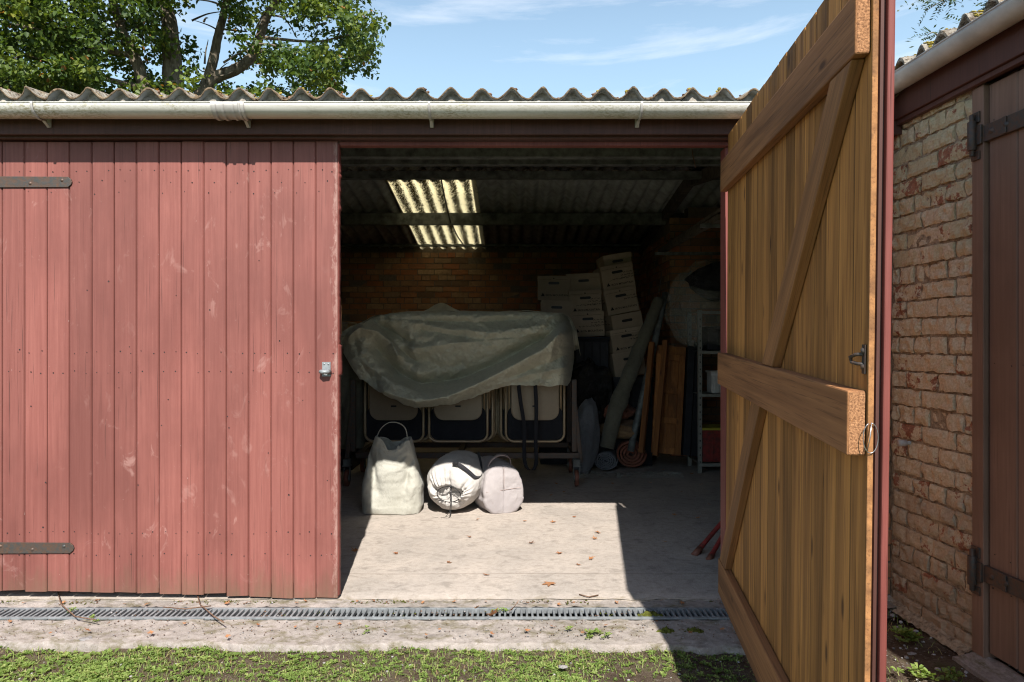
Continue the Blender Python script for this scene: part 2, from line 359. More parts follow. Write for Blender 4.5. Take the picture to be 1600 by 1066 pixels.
M['dry_leaf'] = leafmat('dry_leaf', [(0, (.30, .12, .05)), (.5, (.42, .20, .09)), (1, (.26, .13, .07))], .2, .8)
mm = Mat('bark', .95, .1); a_ = mm.noise(1, 6, .7, mm.coords((9, 9, 3))); mm.color(mm.mix(mm.ramp(a_, [(.35, 0), (.65, 1)]), (.07, .055, .04), (.24, .20, .15))); mm.bump(a_, 1, .05); M['bark'] = mm.m
# ground: soil, pale grit, moss and green further off
mm = Mat('soil', .95, .1); a_ = mm.noise(6, 8, .7); b_ = mm.noise(70, 5, .75); c_ = mm.noise(260, 3, .6); d_ = mm.noise(.7, 4, .6)
cc = mm.mix(mm.ramp(a_, [(.38, 0), (.6, 1)]), (.085, .06, .042), (.16, .12, .085)); cc = mm.mix(mm.ramp(b_, [(.55, 0), (.66, .7)]), cc, (.30, .26, .22)); cc = mm.mix(mm.ramp(b_, [(.3, .8), (.42, 0)]), cc, (.03, .022, .016))
cc = mm.mix(mm.ramp(a_, [(.56, 0), (.68, .6)]), cc, (.07, .085, .025))
y_ = mm.sep()[1]; far = mm.ramp(mm.math('MULTIPLY', mm.math('SUBTRACT', 2.2, y_), .5), [(0, 0), (1, .8)]); cc = mm.mix(far, cc, mm.mix(b_, (.06, .10, .02), (.12, .17, .04)))
mm.color(cc); mm.bump(mm.math('ADD', mm.math('ADD', a_, b_), c_), 1, .012); M['soil'] = mm.m
M['stone'] = simple('stone', (.34, .32, .31), .85, .2, 30, .4, vary=.4)
M['twig'] = simple('twig', (.20, .12, .08), .9, .1, 60, .5)

# ------------------------------------------------------------------ SETTING: ground, floor, paving
def axis(segs):
    out = []
    for a, b, n in segs: out += list(np.linspace(a, b, n, endpoint=False))
    return out+[segs[-1][1]]
gx = axis([(-400, -40, 6), (-40, -6, 12), (-6, 4.5, 260), (4.5, 40, 12), (40, 400, 6)])
gy = axis([(-400, -40, 6), (-40, -3, 12), (-3, 1.2, 30), (1.2, 3.25, 90), (3.25, 12, 8), (12, 60, 8), (60, 800, 6)])
def gz(x, y):
    z = -.075+.012*fn((x, y, 0), 2.2)+.008*fn((x, y, 3), 12)
    if y > 3.20: z = -.24+.02*fn((x, y, 0), 1) if y < 11 else -.1
    if x > 1.2 and y <= 3.6: z += min(1, (x-1.2)/.6)*.03
    return z
def gz2(x, y):
    if x > 1.15 and 3.20 < y < 3.52: return -.045+.01*fn((x, y, 3), 12)
    return gz(x, y)
gb = MB(); gb.add([(x, y, gz2(x, y)) for y in gy for x in gx], [(j*len(gx)+i, j*len(gx)+i+1, (j+1)*len(gx)+i+1, (j+1)*len(gx)+i) for j in range(len(gy)-1) for i in range(len(gx)-1)], .5, 0, True)
tag(gb.build('ground', M['soil']), kind='structure')
fb = MB()
def floorz(x, y): return .003*fn((x, y, 0), 1.4)-max(0, 3.62-y)*.12
def ff(u, v):
    x = -4.7+7.6*u; y = 3.555+(.02*fn((x*2, 0, 1), 2) if v == 0 else 0)+(9.9-3.555)*v**1.6
    return (x, y, floorz(x, y))
fb.grid(160, 90, ff)
fb.grid(160, 2, lambda u, v: (-4.7+7.6*u, 3.555+.02*fn(((-4.7+7.6*u)*2, 0, 1), 2), -.01-.2*v))
tag(fb.build('floor', M['floor']), kind='structure')
pb = MB()
def pav(u, v):
    x = -5+6.3*u; e = 3.13+.035*fn((x, 0, 5), 1.6)+.02*fn((x, 0, 9), 9)-.05*max(0, x-.4); t = v
    if t < .12:
        q = t/.12; return (x, e-.015*(1-q), -.10+.052*q**.5)
    q = (t-.12)/.88; y = e+(3.335-e)*q
    return (x, y, -.048+.024*q+.005*fn((x, y, 0), 9)+.003*fn((x, y, 0), 30))
pb.grid(520, 34, pav)
def pav2(u, v):
    x = -5+6.9*u; y = 3.475+.09*v; return (x, y, -.018+.006*v+.006*fn((x, y, 0), 14)+.004*fn((x, y, 0), 40))
pb.grid(520, 10, pav2)
tag(pb.build('pavement', M['apron']), kind='structure')

# ------------------------------------------------------------------ drain
DR = empty('drain_channel', (-1.8, 3.405, -.02), 'long galvanised slotted drain channel set in the concrete before the garage', 'drain')
b = MB(); b.box(-3.2, 3.0, -.066, .066, -.11, -.10); b.box(-3.2, 3.0, -.074, -.066, -.11, -.004); b.box(-3.2, 3.0, .066, .074, -.11, -.004)
b.build('channel', M['pit'], DR)
b = MB(); b.box(-3.2, 2.98, -.065, -.048, -.02, .004, .4); b.box(-3.2, 2.98, .048, .065, -.02, .004, .6)
x = -3.19
while x < 2.98:
    b.box(x, x+.0105, -.048, .048, -.016, .0035+random.uniform(-.001, .0015)); x += .0262
b.build('grating', M['galv'], DR, bevel=.0012)

# ------------------------------------------------------------------ brickwork
def bricks(mb, Mx, L, z0, z1, pitch=.085, lp=.245, rough=.003, sub=(5, 3), miss=0):
    nrow = int(round((z1-z0)/pitch))
    for r in range(nrow):
        header = (r % 4 == 3); l = lp/2 if header else lp
        u = -(lp/2 if r % 2 else 0)-(lp/4 if header else 0)
        while u < L:
            a, c = max(u+.006, 0), min(u+l-.006, L)
            if c-a > .03:
                zz0 = z0+r*pitch+.006+random.uniform(-.002, .002); zz1 = z0+(r+1)*pitch-.006+random.uniform(-.002, .002)
                out = random.uniform(-.004, .004)-(random.uniform(.004, .012) if random.random() < .12 else 0); nu, nv = sub; sd = random.random()*99
                vs = []; fs = []
                for j in range(nv+2):
                    for i in range(nu+2):
                        edge = i in (0, nu+1) or j in (0, nv+1)
                        ii = min(max(i-1, 0), nu-1)/(nu-1); jj = min(max(j-1, 0), nv-1)/(nv-1)
                        p = [a+(c-a)*ii, 0, zz0+(zz1-zz0)*jj]
                        if edge: p[1] = .02
                        else:
                            cor = (ii in (0, 1))+(jj in (0, 1)); p[1] = -out+rough*1.5*noise.noise((p[0]*25+sd, p[2]*25, 0))+(.004 if cor else 0)+(.003 if cor == 2 else 0)
                            if cor: p[0] += rough*noise.noise((p[0]*30, p[2]*30, sd)); p[2] += rough*noise.noise((p[0]*30, p[2]*30, sd+9))
                        vs.append(Mx @ Vector(p))
                w = nu+2
                for j in range(nv+1):
                    for i in range(w-1): fs.append((j*w+i, j*w+i+1, (j+1)*w+i+1, (j+1)*w+i))
                mb.add(vs, fs, random.random(), 0, False)
            u += l
G = empty('garage', (-.9, 3.55, 0), 'long brick garage with red board doors, one standing open on a cluttered interior', 'garage')
GL = Vector(G.location)
def gpart(mb, name, mats, **k):
    o = mb.build(name, mats, G, **k); o.location = -GL; return o
# back and side walls inside (local x along, y into wall)
b = MB()
bricks(b, Matrix.Translation((-4.6, 9.74, 0)), 6.4, 0, 2.56, .079, .235, .002, (2, 2))
Rz = Matrix.Rotation(R(-90), 4, 'Z')
bricks(b, Matrix.Translation((1.77, 9.74, 0)) @ Rz, 1.84, 0, 2.56, .079, .235, .002, (2, 2))
bricks(b, Matrix.Translation((1.77, 7.9, 0)), 1.13, 0, 2.7, .079, .235, .002, (2, 2))
b.box(-4.8, 1.9, 9.757, 9.95, -.1, 2.6, .5, 1); b.box(1.787, 1.98, 7.917, 9.757, -.1, 2.68, .5, 1); b.box(1.98, 3.1, 7.917, 8.1, -.1, 2.8, .5, 1)
b.box(-4.9, -4.7, 3.6, 9.757, -.1, 3.02, .5, 1); b.box(2.9, 3.1, 3.62, 7.917, -.1, 2.95, .5, 1)
b.box(-4.9, -2.98, 3.58, 3.75, -.1, 2.33, .5, 1); b.box(1.2, 2.9, 3.6, 3.78, -.1, 2.33, .5, 1)
bricks(b, Matrix.Translation((1.2, 3.585, 0)), .74, 0, 2.3, .085, .245); bricks(b, Matrix.Translation((-4.9, 3.565, 0)), 1.9, 0, 2.3, .085, .245)
b.box(-4.9, 3.1, 3.64, 3.72, 2.335, 2.47, .5, 1)
gpart(b, 'wall', [M['old_brick'], M['joint']])
# roof: corrugated sheets
def corr(mb, x0, x1, y0, z0, y1, z1, nseg=2, th=.0055, ragged=0, step=12, m=0, under=True):
    n = int(round((x1-x0)/.146*step)); vs = []
    d = Vector((0, y1-y0, z1-z0)).normalized(); nr = Vector((0, -d.z, d.y))
    for j in range(nseg+1):
        t = j/nseg
        for side in (0, 1):
            for i in range(n+1):
                x = x0+(x1-x0)*i/n; w = math.cos(2*math.pi*x/.146); w = .0250*(w+.10*math.cos(4*math.pi*x/.146))
                yy = y0+(y1-y0)*t-(ragged*fn((x, 0, 1), 14) if j == 0 else 0)
                p = Vector((x, yy, z0+(z1-z0)*t))+nr*(w+(th if side else -th)*(1+(.45*fn((x, 3, 1), 30) if ragged else 0)))
                if ragged: p.z += .006*fn((x, 7, j), 3)+(.004*fn((x, 7, side), 28) if j == 0 else 0)
                vs.append(p)
    W_ = n+1; fs = []; fu = []
    for j in range(nseg):
        for i in range(n):
            a = j*2*W_+i; c = (j+1)*2*W_+i; fs.append((a+W_, a+W_+1, c+W_+1, c+W_)); fu.append((a, c, c+1, a+1))
    for i in range(n): fs.insert(0, (i, i+1, i+1+W_, i+W_)); k = nseg*2*W_+i; fs.append((k+W_, k+W_+1, k+1, k))
    nb = len(mb.f); mb.add(vs, fs+fu, .5, m, True)
    if under:
        for q in range(nb, nb+n): mb.m[q] = 2
        for q in range(nb+len(fs), len(mb.f)): mb.m[q] = 1
FZ = lambda y: 2.023+.138*y
BZ = lambda y: 3.954-.138*y
b = MB()
ye = 3.395
corr(b, -4.9, 1.93, ye, FZ(ye)-.004, 5.2, FZ(5.2), 3, ragged=.02); corr(b, -4.9, 1.93, 5.1, FZ(5.1)+.014, 7.05, FZ(7.05)+.01, 2)
corr(b, 1.93, 3.15, 3.75, FZ(3.75), 7.05, FZ(7.05), 2, step=6)
xs0, xs1 = -1.314, -.365
corr(b, -4.9, xs0+.05, 7.05, BZ(7.05), 10.05, BZ(10.05), 2); corr(b, xs1-.05, 3.15, 7.05, BZ(7.05), 10.05, BZ(10.05), 2); corr(b, xs0, xs1, 7.05, BZ(7.05), 7.2, BZ(7.2), 1)
b.tube([(-4.9, 7.05, 2.985), (3.15, 7.05, 2.985)], .05, 8)
roof = gpart(b, 'roof', [M['fibre_cement'], M['cement_underside'], M['cement_edge']])
b = MB(); corr(b, xs0, xs1, 7.18, BZ(7.18)-.012, 10.05, BZ(10.05)-.012, 6, under=False); sk = b.build('skylight', M['roof_light'], roof, label='dirty yellowish translucent roof sheet letting in daylight')
# eaves mortar between the corrugations
b = MB()
for k in range(-33, 12):
    xc = k*.146
    def fill(u, v, xc=xc):
        x = xc+(u-.5)*.15; h = FZ(3.43)-.013+.0245*math.cos(2*math.pi*(x-xc)/.146)+.004*fn((x, 0, 3), 20)
        z = 2.415+(h-2.415)*v; return (x, 3.425+.016*fn((x, z, 2), 18)+.01*v, z)
    b.grid(9, 6, fill)
gpart(b, 'eaves_mortar', M['mortar'])
# debris and moss along the eave
b = MB()
for i in range(420):
    x = random.uniform(-3.3, 1.9); y = random.uniform(3.395, 3.6); z = FZ(y)+.0250*math.cos(2*math.pi*x/.146)
    if fn((x, 0, 0), 1.2) < -.1 and random.random() < .6: continue
    s_ = random.uniform(.004, .013)
    b.lathe([(0, s_*.5), (s_*.8, s_*.3), (s_, 0), (s_*.5, -s_*.4), (0, -s_*.4)], 6, Matrix.Translation((x, y, z+.004)) @ Matrix.Rotation(random.random()*3, 4, 'X'), m=random.choice((0, 0, 1)))
o = b.build('roof_moss', [M['twig'], M['moss_yellow']], roof); o['kind'] = 'stuff'
# timbers and steel purlins
def beam(x0, x1, y0, y1, z0, z1, mat='purlin', name='beam', bev=.004):
    b = MB(); b.box(x0, x1, y0, y1, z0, z1); return gpart(b, name, M[mat], bevel=bev)
def zbeam(x0, x1, y, z0, z1):
    b = MB(); b.box(x0, x1, y-.03, y-.024, z0, z1); b.box(x0, x1, y-.03, y+.04, z0-.006, z0); b.box(x0, x1, y-.024, y+.05, z1-.006, z1)
    return gpart(b, 'purlin', M['purlin'])
zbeam(-4.7, 2.9, 4.6, 2.50, 2.60)
zbeam(-4.7, 2.9, 5.35, 2.64, 2.71); zbeam(-4.7, 2.9, 6.5, 2.80, 2.86); zbeam(-4.7, 2.9, 8.2, 2.655, 2.785); zbeam(-4.7, 1.8, 9.55, 2.585, 2.61)
# roof truss on the right and rafters
b = MB(); b.bar((1.78, 3.9, 2.47), (1.78, 7.05, 2.90), .07, .11); b.bar((1.78, 7.05, 2.90), (1.78, 9.7, 2.55), .07, .11); gpart(b, 'rafter', M['old_timber'])
b = MB(); b.bar((-2.9, 3.9, 2.47), (-2.9, 7.05, 2.90), .07, .11); b.bar((-2.9, 7.05, 2.90), (-2.9, 9.7, 2.55), .07, .11); gpart(b, 'rafter', M['old_timber'])
# header over the opening
beam(-4.9, 1.93, 3.48, 3.50, 2.318, 2.47, 'brown_paint', 'fascia'); beam(-4.9, 1.93, 3.502, 3.64, 2.325, 2.40, 'brown_paint', 'lintel')
beam(-4.9, 1.2, 3.512, 3.545, 2.307, 2.3245, 'brown_paint', 'door_stop', .003)
beam(-.872, 1.2, 3.555, 3.60, 2.283, 2.3045, 'red_trim', 'door_head', .003)
beam(1.083, 1.2, 3.575, 3.66, 0.0, 2.282, 'red_trim', 'door_post')
beam(-2.98, -2.86, 3.585, 3.66, 0.0, 2.30, 'red_trim', 'door_post')
# gutter
def gutter(mb, p0, p1, r, side, n=12):
    d = (p1-p0).normalized(); s_ = Vector(side); up = Vector((0, 0, 1)); vs = []
    for p in (p0, p1):
        for (rr, rev) in ((r, False), (r-.003, True)):
            ks = range(n+1)
            for k in ks:
                t = math.pi*k/n; vs.append(p+s_*math.cos(t)*rr-up*math.sin(t)*rr*.98)
    fs = []; q = n+1
    for k in range(n): fs.append((k, k+1, 2*q+k+1, 2*q+k)); fs.append((q+k, 3*q+k, 3*q+k+1, q+k+1))
    fs.append((0, 2*q, 3*q, q)); fs.append((n, q+n, 3*q+n, 2*q+n))
    mb.add(vs, fs, .5, 0, True)
b = MB(); gc = 3.408; gzc = 2.433
gutter(b, Vector((-4.9, gc, gzc)), Vector((1.79, gc, gzc)), .060, (0, -1, 0))
b.tube([(-4.9, gc-.059, gzc), (1.79, gc-.059, gzc)], .0035, 6)
GUT = gpart(b, 'gutter', M['gutter'])
def bracket(x, wide=.012):
    b = MB(); pts = []
    for k in range(11):
        t = math.pi*(k/10)*.96-.05; pts.append((x, gc-math.cos(t)*.0645, gzc-math.sin(t)*.0645))
    def rib(u, v):
        i = v*10; k = int(min(i, 9)); q = i-k; p = Vector(pts[k]).lerp(Vector(pts[k+1]), q); return (p[0]+(u-.5)*wide, p[1], p[2])
    b.grid(3, 21, rib); b.bar((x, 3.475, 2.44), (x, 3.475, 2.352), wide*1.5, .006, (0, 1, 0)); b.bar((x, 3.435, 2.372), (x, 3.474, 2.352), wide, .004)
    b.build('bracket', M['gutter_grey'], GUT, solid=.003)
for x in (-2.285, -1.30, -.395, .617, -3.3): bracket(x)
b = MB()
for (xa, xb, rr) in ((-1.435, -1.275, .0635), (-1.425, -1.41, .069), (-1.385, -1.372, .069), (-1.335, -1.325, .069), (-1.29, -1.277, .069)):
    gutter(b, Vector((xa, gc, gzc)), Vector((xb, gc, gzc)), rr, (0, -1, 0))
b.build('gutter_union', M['gutter_grey'], GUT)

# ------------------------------------------------------------------ board doors
def boards(mb, x0, n, w, y0, th, z0f, z1f, faces=(1, 1), crack=False, m=0):
    for k in range(n):
        a = x0+k*w+.0012; c = x0+(k+1)*w-.0012; e = .0045
        f = [(a, y0+.005 if faces[0] else y0), (a+e, y0), (c-e, y0), (c, y0+.005 if faces[0] else y0), (c, y0+th-(.005 if faces[1] else 0)), (c-e, y0+th), (a+e, y0+th), (a, y0+th-(.005 if faces[1] else 0))]
        zb = z0f(k)+random.uniform(-.004, .006); zt = z1f(k)+random.uniform(-.002, .003); sk_ = random.uniform(-.004, .004)
        vs = [(x, y, zb+(sk_ if i in (2, 3, 4, 5) else 0)) for i, (x, y) in enumerate(f)]+[(x, y, zt) for x, y in f]; N = 8
        mb.add(vs, [tuple(range(N-1, -1, -1)), tuple(range(N, 2*N))]+[(i, (i+1) % N, N+(i+1) % N, N+i) for i in range(N)], random.random(), m)
    # a tongue behind the joints closes the sight line
    mb.box(x0+.004, x0+n*w-.004, y0+.009, y0+th-.009, z0f(0)+.03, z1f(0)-.01, .1, m)
def nails(mb, xs, zs, y, m, out=-1, big=.0028):
    for x in xs:
        for z in zs:
            if random.random() < .12: continue
            r = big*random.uniform(.6, 1.25); xx = x+random.uniform(-.006, .006); zz = z+random.uniform(-.008, .008)
            mb.lathe([(0, 0), (r, 0), (r, .001)], 7, Matrix.Translation((xx, y+out*.0008, zz)) @ Matrix.Rotation(R(90)*(-out), 4, 'X'), m=m)
# left, closed
LW = .113; LX0 = -.877-17*LW
b = MB(); boards(b, LX0, 17, LW, 0, .024, lambda k: .042-.0022*k-(.006 if k > 11 else 0), lambda k: 2.301)
xs = [LX0+k*LW+q for k in range(17) for q in (.03, .086)]
nails(b, xs, (2.155, ), 0, 1); nails(b, [LX0+k*LW+.055 for k in range(17)], (2.10, ), 0, 1); nails(b, [LX0+k*LW+.02 for k in range(17)], (2.045, ), 0, 1)
nails(b, xs, (1.24, 1.14), 0, 1); nails(b, xs, (.33, .22), 0, 1)
for i in range(26): nails(b, [random.uniform(LX0, -.9)], [random.uniform(.3, 2.0)], 0, 1, -1, .0035)
LD = gpart(b, 'door', [M['red_boards'], M['black']], label='closed red painted board door'); LD.location = Vector((0, 3.55, 0))-GL
b = MB(); b.box(-1.02, -.872, .026, .06, 1.33, 1.48); b.box(-2.75, -.90, .026, .06, 2.0, 2.14); b.box(-2.75, -.90, .026, .06, 1.08, 1.23); b.box(-2.75, -.90, .026, .06, .06, .21); b.build('rail', M['rail_wood'], LD, bevel=.003)
# worn closing edge: splintered strip
b = MB()
def strip(u, v):
    z = .012+2.28*v; rag = .003*fn((z, 0, 4), 10)+.002*fn((z, 0, 4), 60)+(.008 if abs(z-1.20) < .075 else 0)+(.007 if 1.95 < z < 2.2 else 0)*abs(fn((z, 2, 0), 20))*1.6
    return (-.878+(.007+rag)*u, -.0015+.03*u**2, z)
b.grid(5, 420, strip); b.build('closing_strip', M['red_trim'], LD, solid=.003)
def strap(z, x1, x0=-2.8, parent=LD, h=.058, mat='iron', y=-.0075):
    b = MB(); N = [(x0, z-h/2), (x1-.02, z-h/2+.003), (x1-.004, z-.012), (x1, z), (x1-.004, z+.012), (x1-.02, z+h/2-.003), (x0, z+h/2)]
    vs = [(a, y, c) for a, c in N]+[(a, y+.0065, c) for a, c in N]; n = len(N)
    b.add(vs, [tuple(range(n)), tuple(range(2*n-1, n-1, -1))]+[(i, n+i, n+(i+1) % n, (i+1) % n) for i in range(n)])
    x = x1-.05
    while x > x0:
        b.lathe([(0, .004), (.006, .003), (.009, 0)], 10, Matrix.Translation((x, y, z+random.choice((-.008, .008)))) @ Matrix.Rotation(R(90), 4, 'X')); x -= .16
    return b.build('strap_hinge', M[mat], parent, bevel=.001)
strap(2.098, -2.215); strap(.255, -2.205)
b = MB(); px = -.935; pz = 1.155
b.box(px-.021, px+.021, -.005, -.0005, pz-.036, pz+.036); 
for q in (-.026, .026):
    for w_ in (-.01, .01): b.lathe([(0, .003), (.0045, .0015), (.0055, 0)], 8, Matrix.Translation((px+w_, -.005, pz+q)) @ Matrix.Rotation(R(90), 4, 'X'))
b.tube([(px-.02, -.006, pz-.012), (px-.022, -.028, pz-.012), (px-.012, -.036, pz-.012), (px+.012, -.034, pz-.012), (px+.018, -.006, pz-.012)], .0105, 8)
b.build('hasp', M['galv'], LD)

# right, standing open: local x hinge -> free end, -y inner (camera) side, +y outer painted side
DL = 1.855; rot = (R(0), R(1.9), math.atan2(-.9926, -.1217))
DIR = Vector((-.1117, -.9937, 0)); SIDE = Vector((.9937, -.1117, 0))
b = MB(); NB = 17; bw = DL/NB
boards(b, 0, NB, bw, 0, .010, lambda k: .018, lambda k: 2.315, (1, 0), m=0); 
bb = MB()
RD = b.build('door', [M['leaf_wood'], M['black']], G, label='open board door seen from its bare wooden inner side'); RD.location = Vector((1.075, 3.55, 0))-GL; RD.rotation_euler = rot
boards(bb, .002, NB, (DL-.035)/NB, .0105, .012, lambda k: .02, lambda k: 2.312, (0, 1)); bb.build('painted_face', M['red_boards'], RD)
RT = .034
def rail(z0, z1, x0=0.0, x1=DL-.010, ends=True, th=RT):
    b = MB(); b.box(x0, x1, -th-.0015, -.0015, z0, z1); o = b.build('rail', [M['rail_wood']], RD, bevel=.004)
    b = MB(); b.grid(9, 12, lambda u, v: (x1+.0006+.0015*fn((u, v*4, z0), 9), -th+.003+(th-.006)*u, z0+.004+(z1-z0-.008)*v)); b.build('end_grain', M['end_grain'], o)
rail(2.035, 2.181); rail(1.084, 1.240, x0=-.004, th=.042); rail(.028, .205)
def brace(xa, za, xb, zb, w=.115):
    # parallelogram cut square against the rails
    k = w/2*math.hypot(xb-xa, zb-za)/(zb-za); th = .032
    vs = [(x, y, z) for y in (-th-.001, -.001) for x, z in ((xa-k, za), (xa+k, za), (xb+k, zb), (xb-k, zb))]
    mid = Vector(((xa+xb)/2, 0, (za+zb)/2)); ang = math.atan2(zb-za, xb-xa); Rr = Matrix.Rotation(ang, 4, 'Y')
    vs = [Rr @ (Vector(p)-mid) for p in vs]
    b = MB(); b.add(vs, [(0, 1, 2, 3), (7, 6, 5, 4), (0, 4, 5, 1), (1, 5, 6, 2), (2, 6, 7, 3), (3, 7, 4, 0)])
    o = b.build('brace', M['brace_wood'], RD, bevel=.003); o.location = mid; o.rotation_euler = (0, -ang, 0)
brace(.10, .207, .80, 1.082); brace(.98, 1.242, 1.735, 2.033)
b = MB(); b.box(DL-.001, DL+.003, -.001, .0125, .02, 2.315); b.build('edge_board', M['brace_wood'], RD, bevel=.002)
b = MB(); b.box(DL-.055, DL+.002, .033, .050, .0, 2.31); b.build('closing_strip', M['red_trim'], RD, bevel=.004)
b = MB(); b.box(DL-.05, DL-.014, .0228, .0328, .02, 2.29); b.build('dark_gap_strip', M['brown_paint'], RD)  # connecting piece, coloured dark to stand for the shade in the gap
for zz in (2.07, .22): b = MB(); b.box(.02, .5, .0265, .0325, zz, zz+.06); b.build('strap_hinge', M['iron'], RD, bevel=.001)
b = MB(); hx = DL-.03
for q in (-.018, .02): b.lathe([(0, .008), (.007, .006), (.009, 0)], 8, Matrix.Translation((hx+.01, -.003, 1.315+q)) @ Matrix.Rotation(R(90), 4, 'X'))
b.box(hx+.0, hx+.02, -.005, -.002, 1.28, 1.35); b.tube([(hx+.01, -.004, 1.327), (hx-.01, -.016, 1.325), (hx-.028, -.022, 1.318), (hx-.025, -.02, 1.306), (hx-.005, -.012, 1.303), (hx+.01, -.004, 1.303)], .0045, 6)
b.build('door_latch', M['iron'], RD)
b = MB(); b.tube([(DL+.008, .004+.017*math.sin(t), 1.13+.036*math.cos(t)) for t in np.linspace(0, 6.0, 20)], .0011, 5)
b.tube([(DL+.009, .005, 1.165), (DL+.012, .001, 1.13), (DL+.01, -.004, 1.10)], .0012, 5); b.build('wire_loop', M['steel'], RD)
# trodden sunlit edge by the hinge, painted post behind the leaf
b = MB(); b.box(-.012, -.004, .004, .026, .22, 2.02); b.build('hinge_edge', M['red_trim'], RD, bevel=.002)

# ------------------------------------------------------------------ brick outbuilding on the right
OB = empty('outbuilding', (1.924, 3.57, 0), 'pale flaking brick outbuilding with a brown plank door on the right', 'outbuilding', rot=(0, 0, math.atan2(-1, .052)))
# local x: toward the camera along the wall, local -y: out of the wall (towards -X world), +y into the wall
# Z x X = (1,.052): +y is world +X (into wall)
b = MB(); bricks(b, Matrix.Identity(4), .585, -.04, 2.40, .085, .235, .009, (10, 6))
b.box(-.3, .58, .012, .3, -.2, 2.42, .5, 1); b.box(.58, 5.2, .09, .3, 2.36, 2.6, .5, 1); b.box(-.3, 5.2, .31, .33, -.2, 2.6, .5, 1)
# rough footing
b.grid(40, 8, lambda u, v: (-.05+.64*u, -.055+.07*v+.008*fn((u*5, v*2, 0), 2), -.035+.035*v+.01*fn((u*9, v*3, 1), 2)), .5, 1)
ob_wall = b.build('wall', [M['painted_brick'], M['painted_mortar']], OB)
b = MB(); b.box(-.1, 5.3, -.045, -.022, 2.385, 2.51); b.box(-.1, 5.3, -.021, .085, 2.395, 2.48); b.build('fascia', M['brown_paint'], OB, bevel=.003)
b = MB(); b.box(-.1, 5.3, -.03, -.004, 2.362, 2.384); b.build('moulding', M['brown_paint'], OB, bevel=.002)
b = MB(); b.box(.588, .655, -.006, .08, -.02, 2.36); b.build('door_frame', M['brown_door'], OB, bevel=.003)
b = MB(); boards(b, .662, 10, .155, .012, .022, lambda k: .012, lambda k: 2.352)
nails(b, [.662+k*.155+q for k in range(6) for q in (.03, .12)], (2.2, 1.2, .42, .28), .012, 1)
OD = b.build('door', [M['brown_door'], M['black']], OB)
for zc in (2.155, .335):
    b = MB(); b.box(.655, 1.5, -.006, .0115, zc-.034, zc+.034); b.box(.60, .655, -.018, -.0065, zc-.04, zc+.04)
    b.tube([(.615, -.026, zc-.06), (.615, -.026, zc+.06)], .017, 10); b.tube([(.615, -.026, zc-.085), (.615, -.026, zc+.09)], .010, 8)
    b.box(.592, .64, -.014, -.0065, zc+.055, zc+.10); b.box(.592, .64, -.014, -.0065, zc-.10, zc-.065)
    for xx in (.70, .78, .95, 1.2): b.lathe([(0, .008), (.009, .006), (.014, 0)], 8, Matrix.Translation((xx, -.006, zc)) @ Matrix.Rotation(R(90), 4, 'X'))
    b.box(.765, .785, -.012, -.0065, zc-.034, zc+.034)
    b.build('strap_hinge', M['iron'], OD, bevel=.002)
b = MB(); b.grid(60, 6, lambda u, v: (.60+2.2*u, -.10+.13*v, -.012-.02*(1-v)+.006*fn((u*12, v, 0), 2))); b.grid(60, 3, lambda u, v: (.60+2.2*u, -.101, -.032+.006*fn((u*12, 0, 0), 2)-.08*v)); b.build('door_sill', M['apron'], OB)
b = MB(); gy_ = -.105; gz_ = 2.545
gutter(b, Vector((-.20, gy_, gz_)), Vector((5.3, gy_, gz_)), .062, (0, -1, 0)); b.tube([(-.2, gy_-.061, gz_), (5.3, gy_-.061, gz_)], .004, 6); b.build('gutter', M['gutter_grey'], OB)
b = MB()
nn_ = 38
def oroof(u, v, top):
    x = -.25+5.5*u; y = -.12+.02*fn((x, 0, 0), 9)*(v == 0)+3.2*v; z = 2.585+.17*(y+.1)+.05*math.cos(2*math.pi*(x+.03)/.146)*(.75)
    return (x, y, z+(.008 if top else -.008)+.004*fn((x, y, 0), 12))
b.grid(450, 14, lambda u, v: oroof(u, v, True)); b.grid(450, 14, lambda u, v: oroof(u, v, False)); b.grid(450, 2, lambda u, v: oroof(u, 0, v > .5))
orf = b.build('roof', M['fibre_cement'], OB)
b = MB()
for k in range(7):
    for i in range(130):
        x = .10+k*.292+random.gauss(0, .045)+.07; y = -.10+abs(random.gauss(0, .05)); z = 2.59+.17*(y+.1)+.05*.75*math.cos(2*math.pi*(x+.03)/.146); s_ = random.uniform(.003, .009)
        b.lathe([(0, s_*.7), (s_*.8, s_*.3), (s_, 0), (0, -s_*.4)], 6, Matrix.Translation((x, y, z+.006)))
b.build('roof_moss', M['moss_yellow'], orf)['kind'] = 'stuff'
b = MB(); b.tube([(.14, -.05, .80), (.14, -.012, .80)], .016, 12); b.tube([(.14, -.02, .80), (.14, .02, .80)], .010, 12); b.build('door_stay', M['gutter_grey'], OB)

# ------------------------------------------------------------------ trolley of folding chairs and its tarpaulin
TR = empty('chair_trolley', (-.45, 6.6, 0), 'dark steel wheeled trolley under the tarpaulin loaded with folding chairs', 'trolley')
def tp(mb, name, mat, **k):
    o = mb.build(name, mat, TR, **k); o.location = -Vector(TR.location); return o
b = MB()
b.box(-1.40, .60, 6.30, 6.35, .245, .295); b.box(-1.40, .60, 6.95, 7.0, .245, .295); b.box(-1.40, -1.35, 6.35, 6.95, .245, .295); b.box(.55, .60, 6.35, 6.95, .245, .295); b.box(-.5, -.45, 6.35, 6.95, .25, .29)
tp(b, 'base_frame', M['iron'], bevel=.004)
for (x, y) in ((.56, 6.35), (.56, 6.95), (-1.43, 6.35), (-1.43, 6.95)):
    b = MB(); b.bar((x, y, .95), (x, y, .30), .045, .045, (0, 1, 0)); b.bar((x, y, .78), (x+(.06 if x > 0 else -.06), y, .2), .04, .04, (0, 1, 0)); tp(b, 'post', M['iron'], bevel=.004)
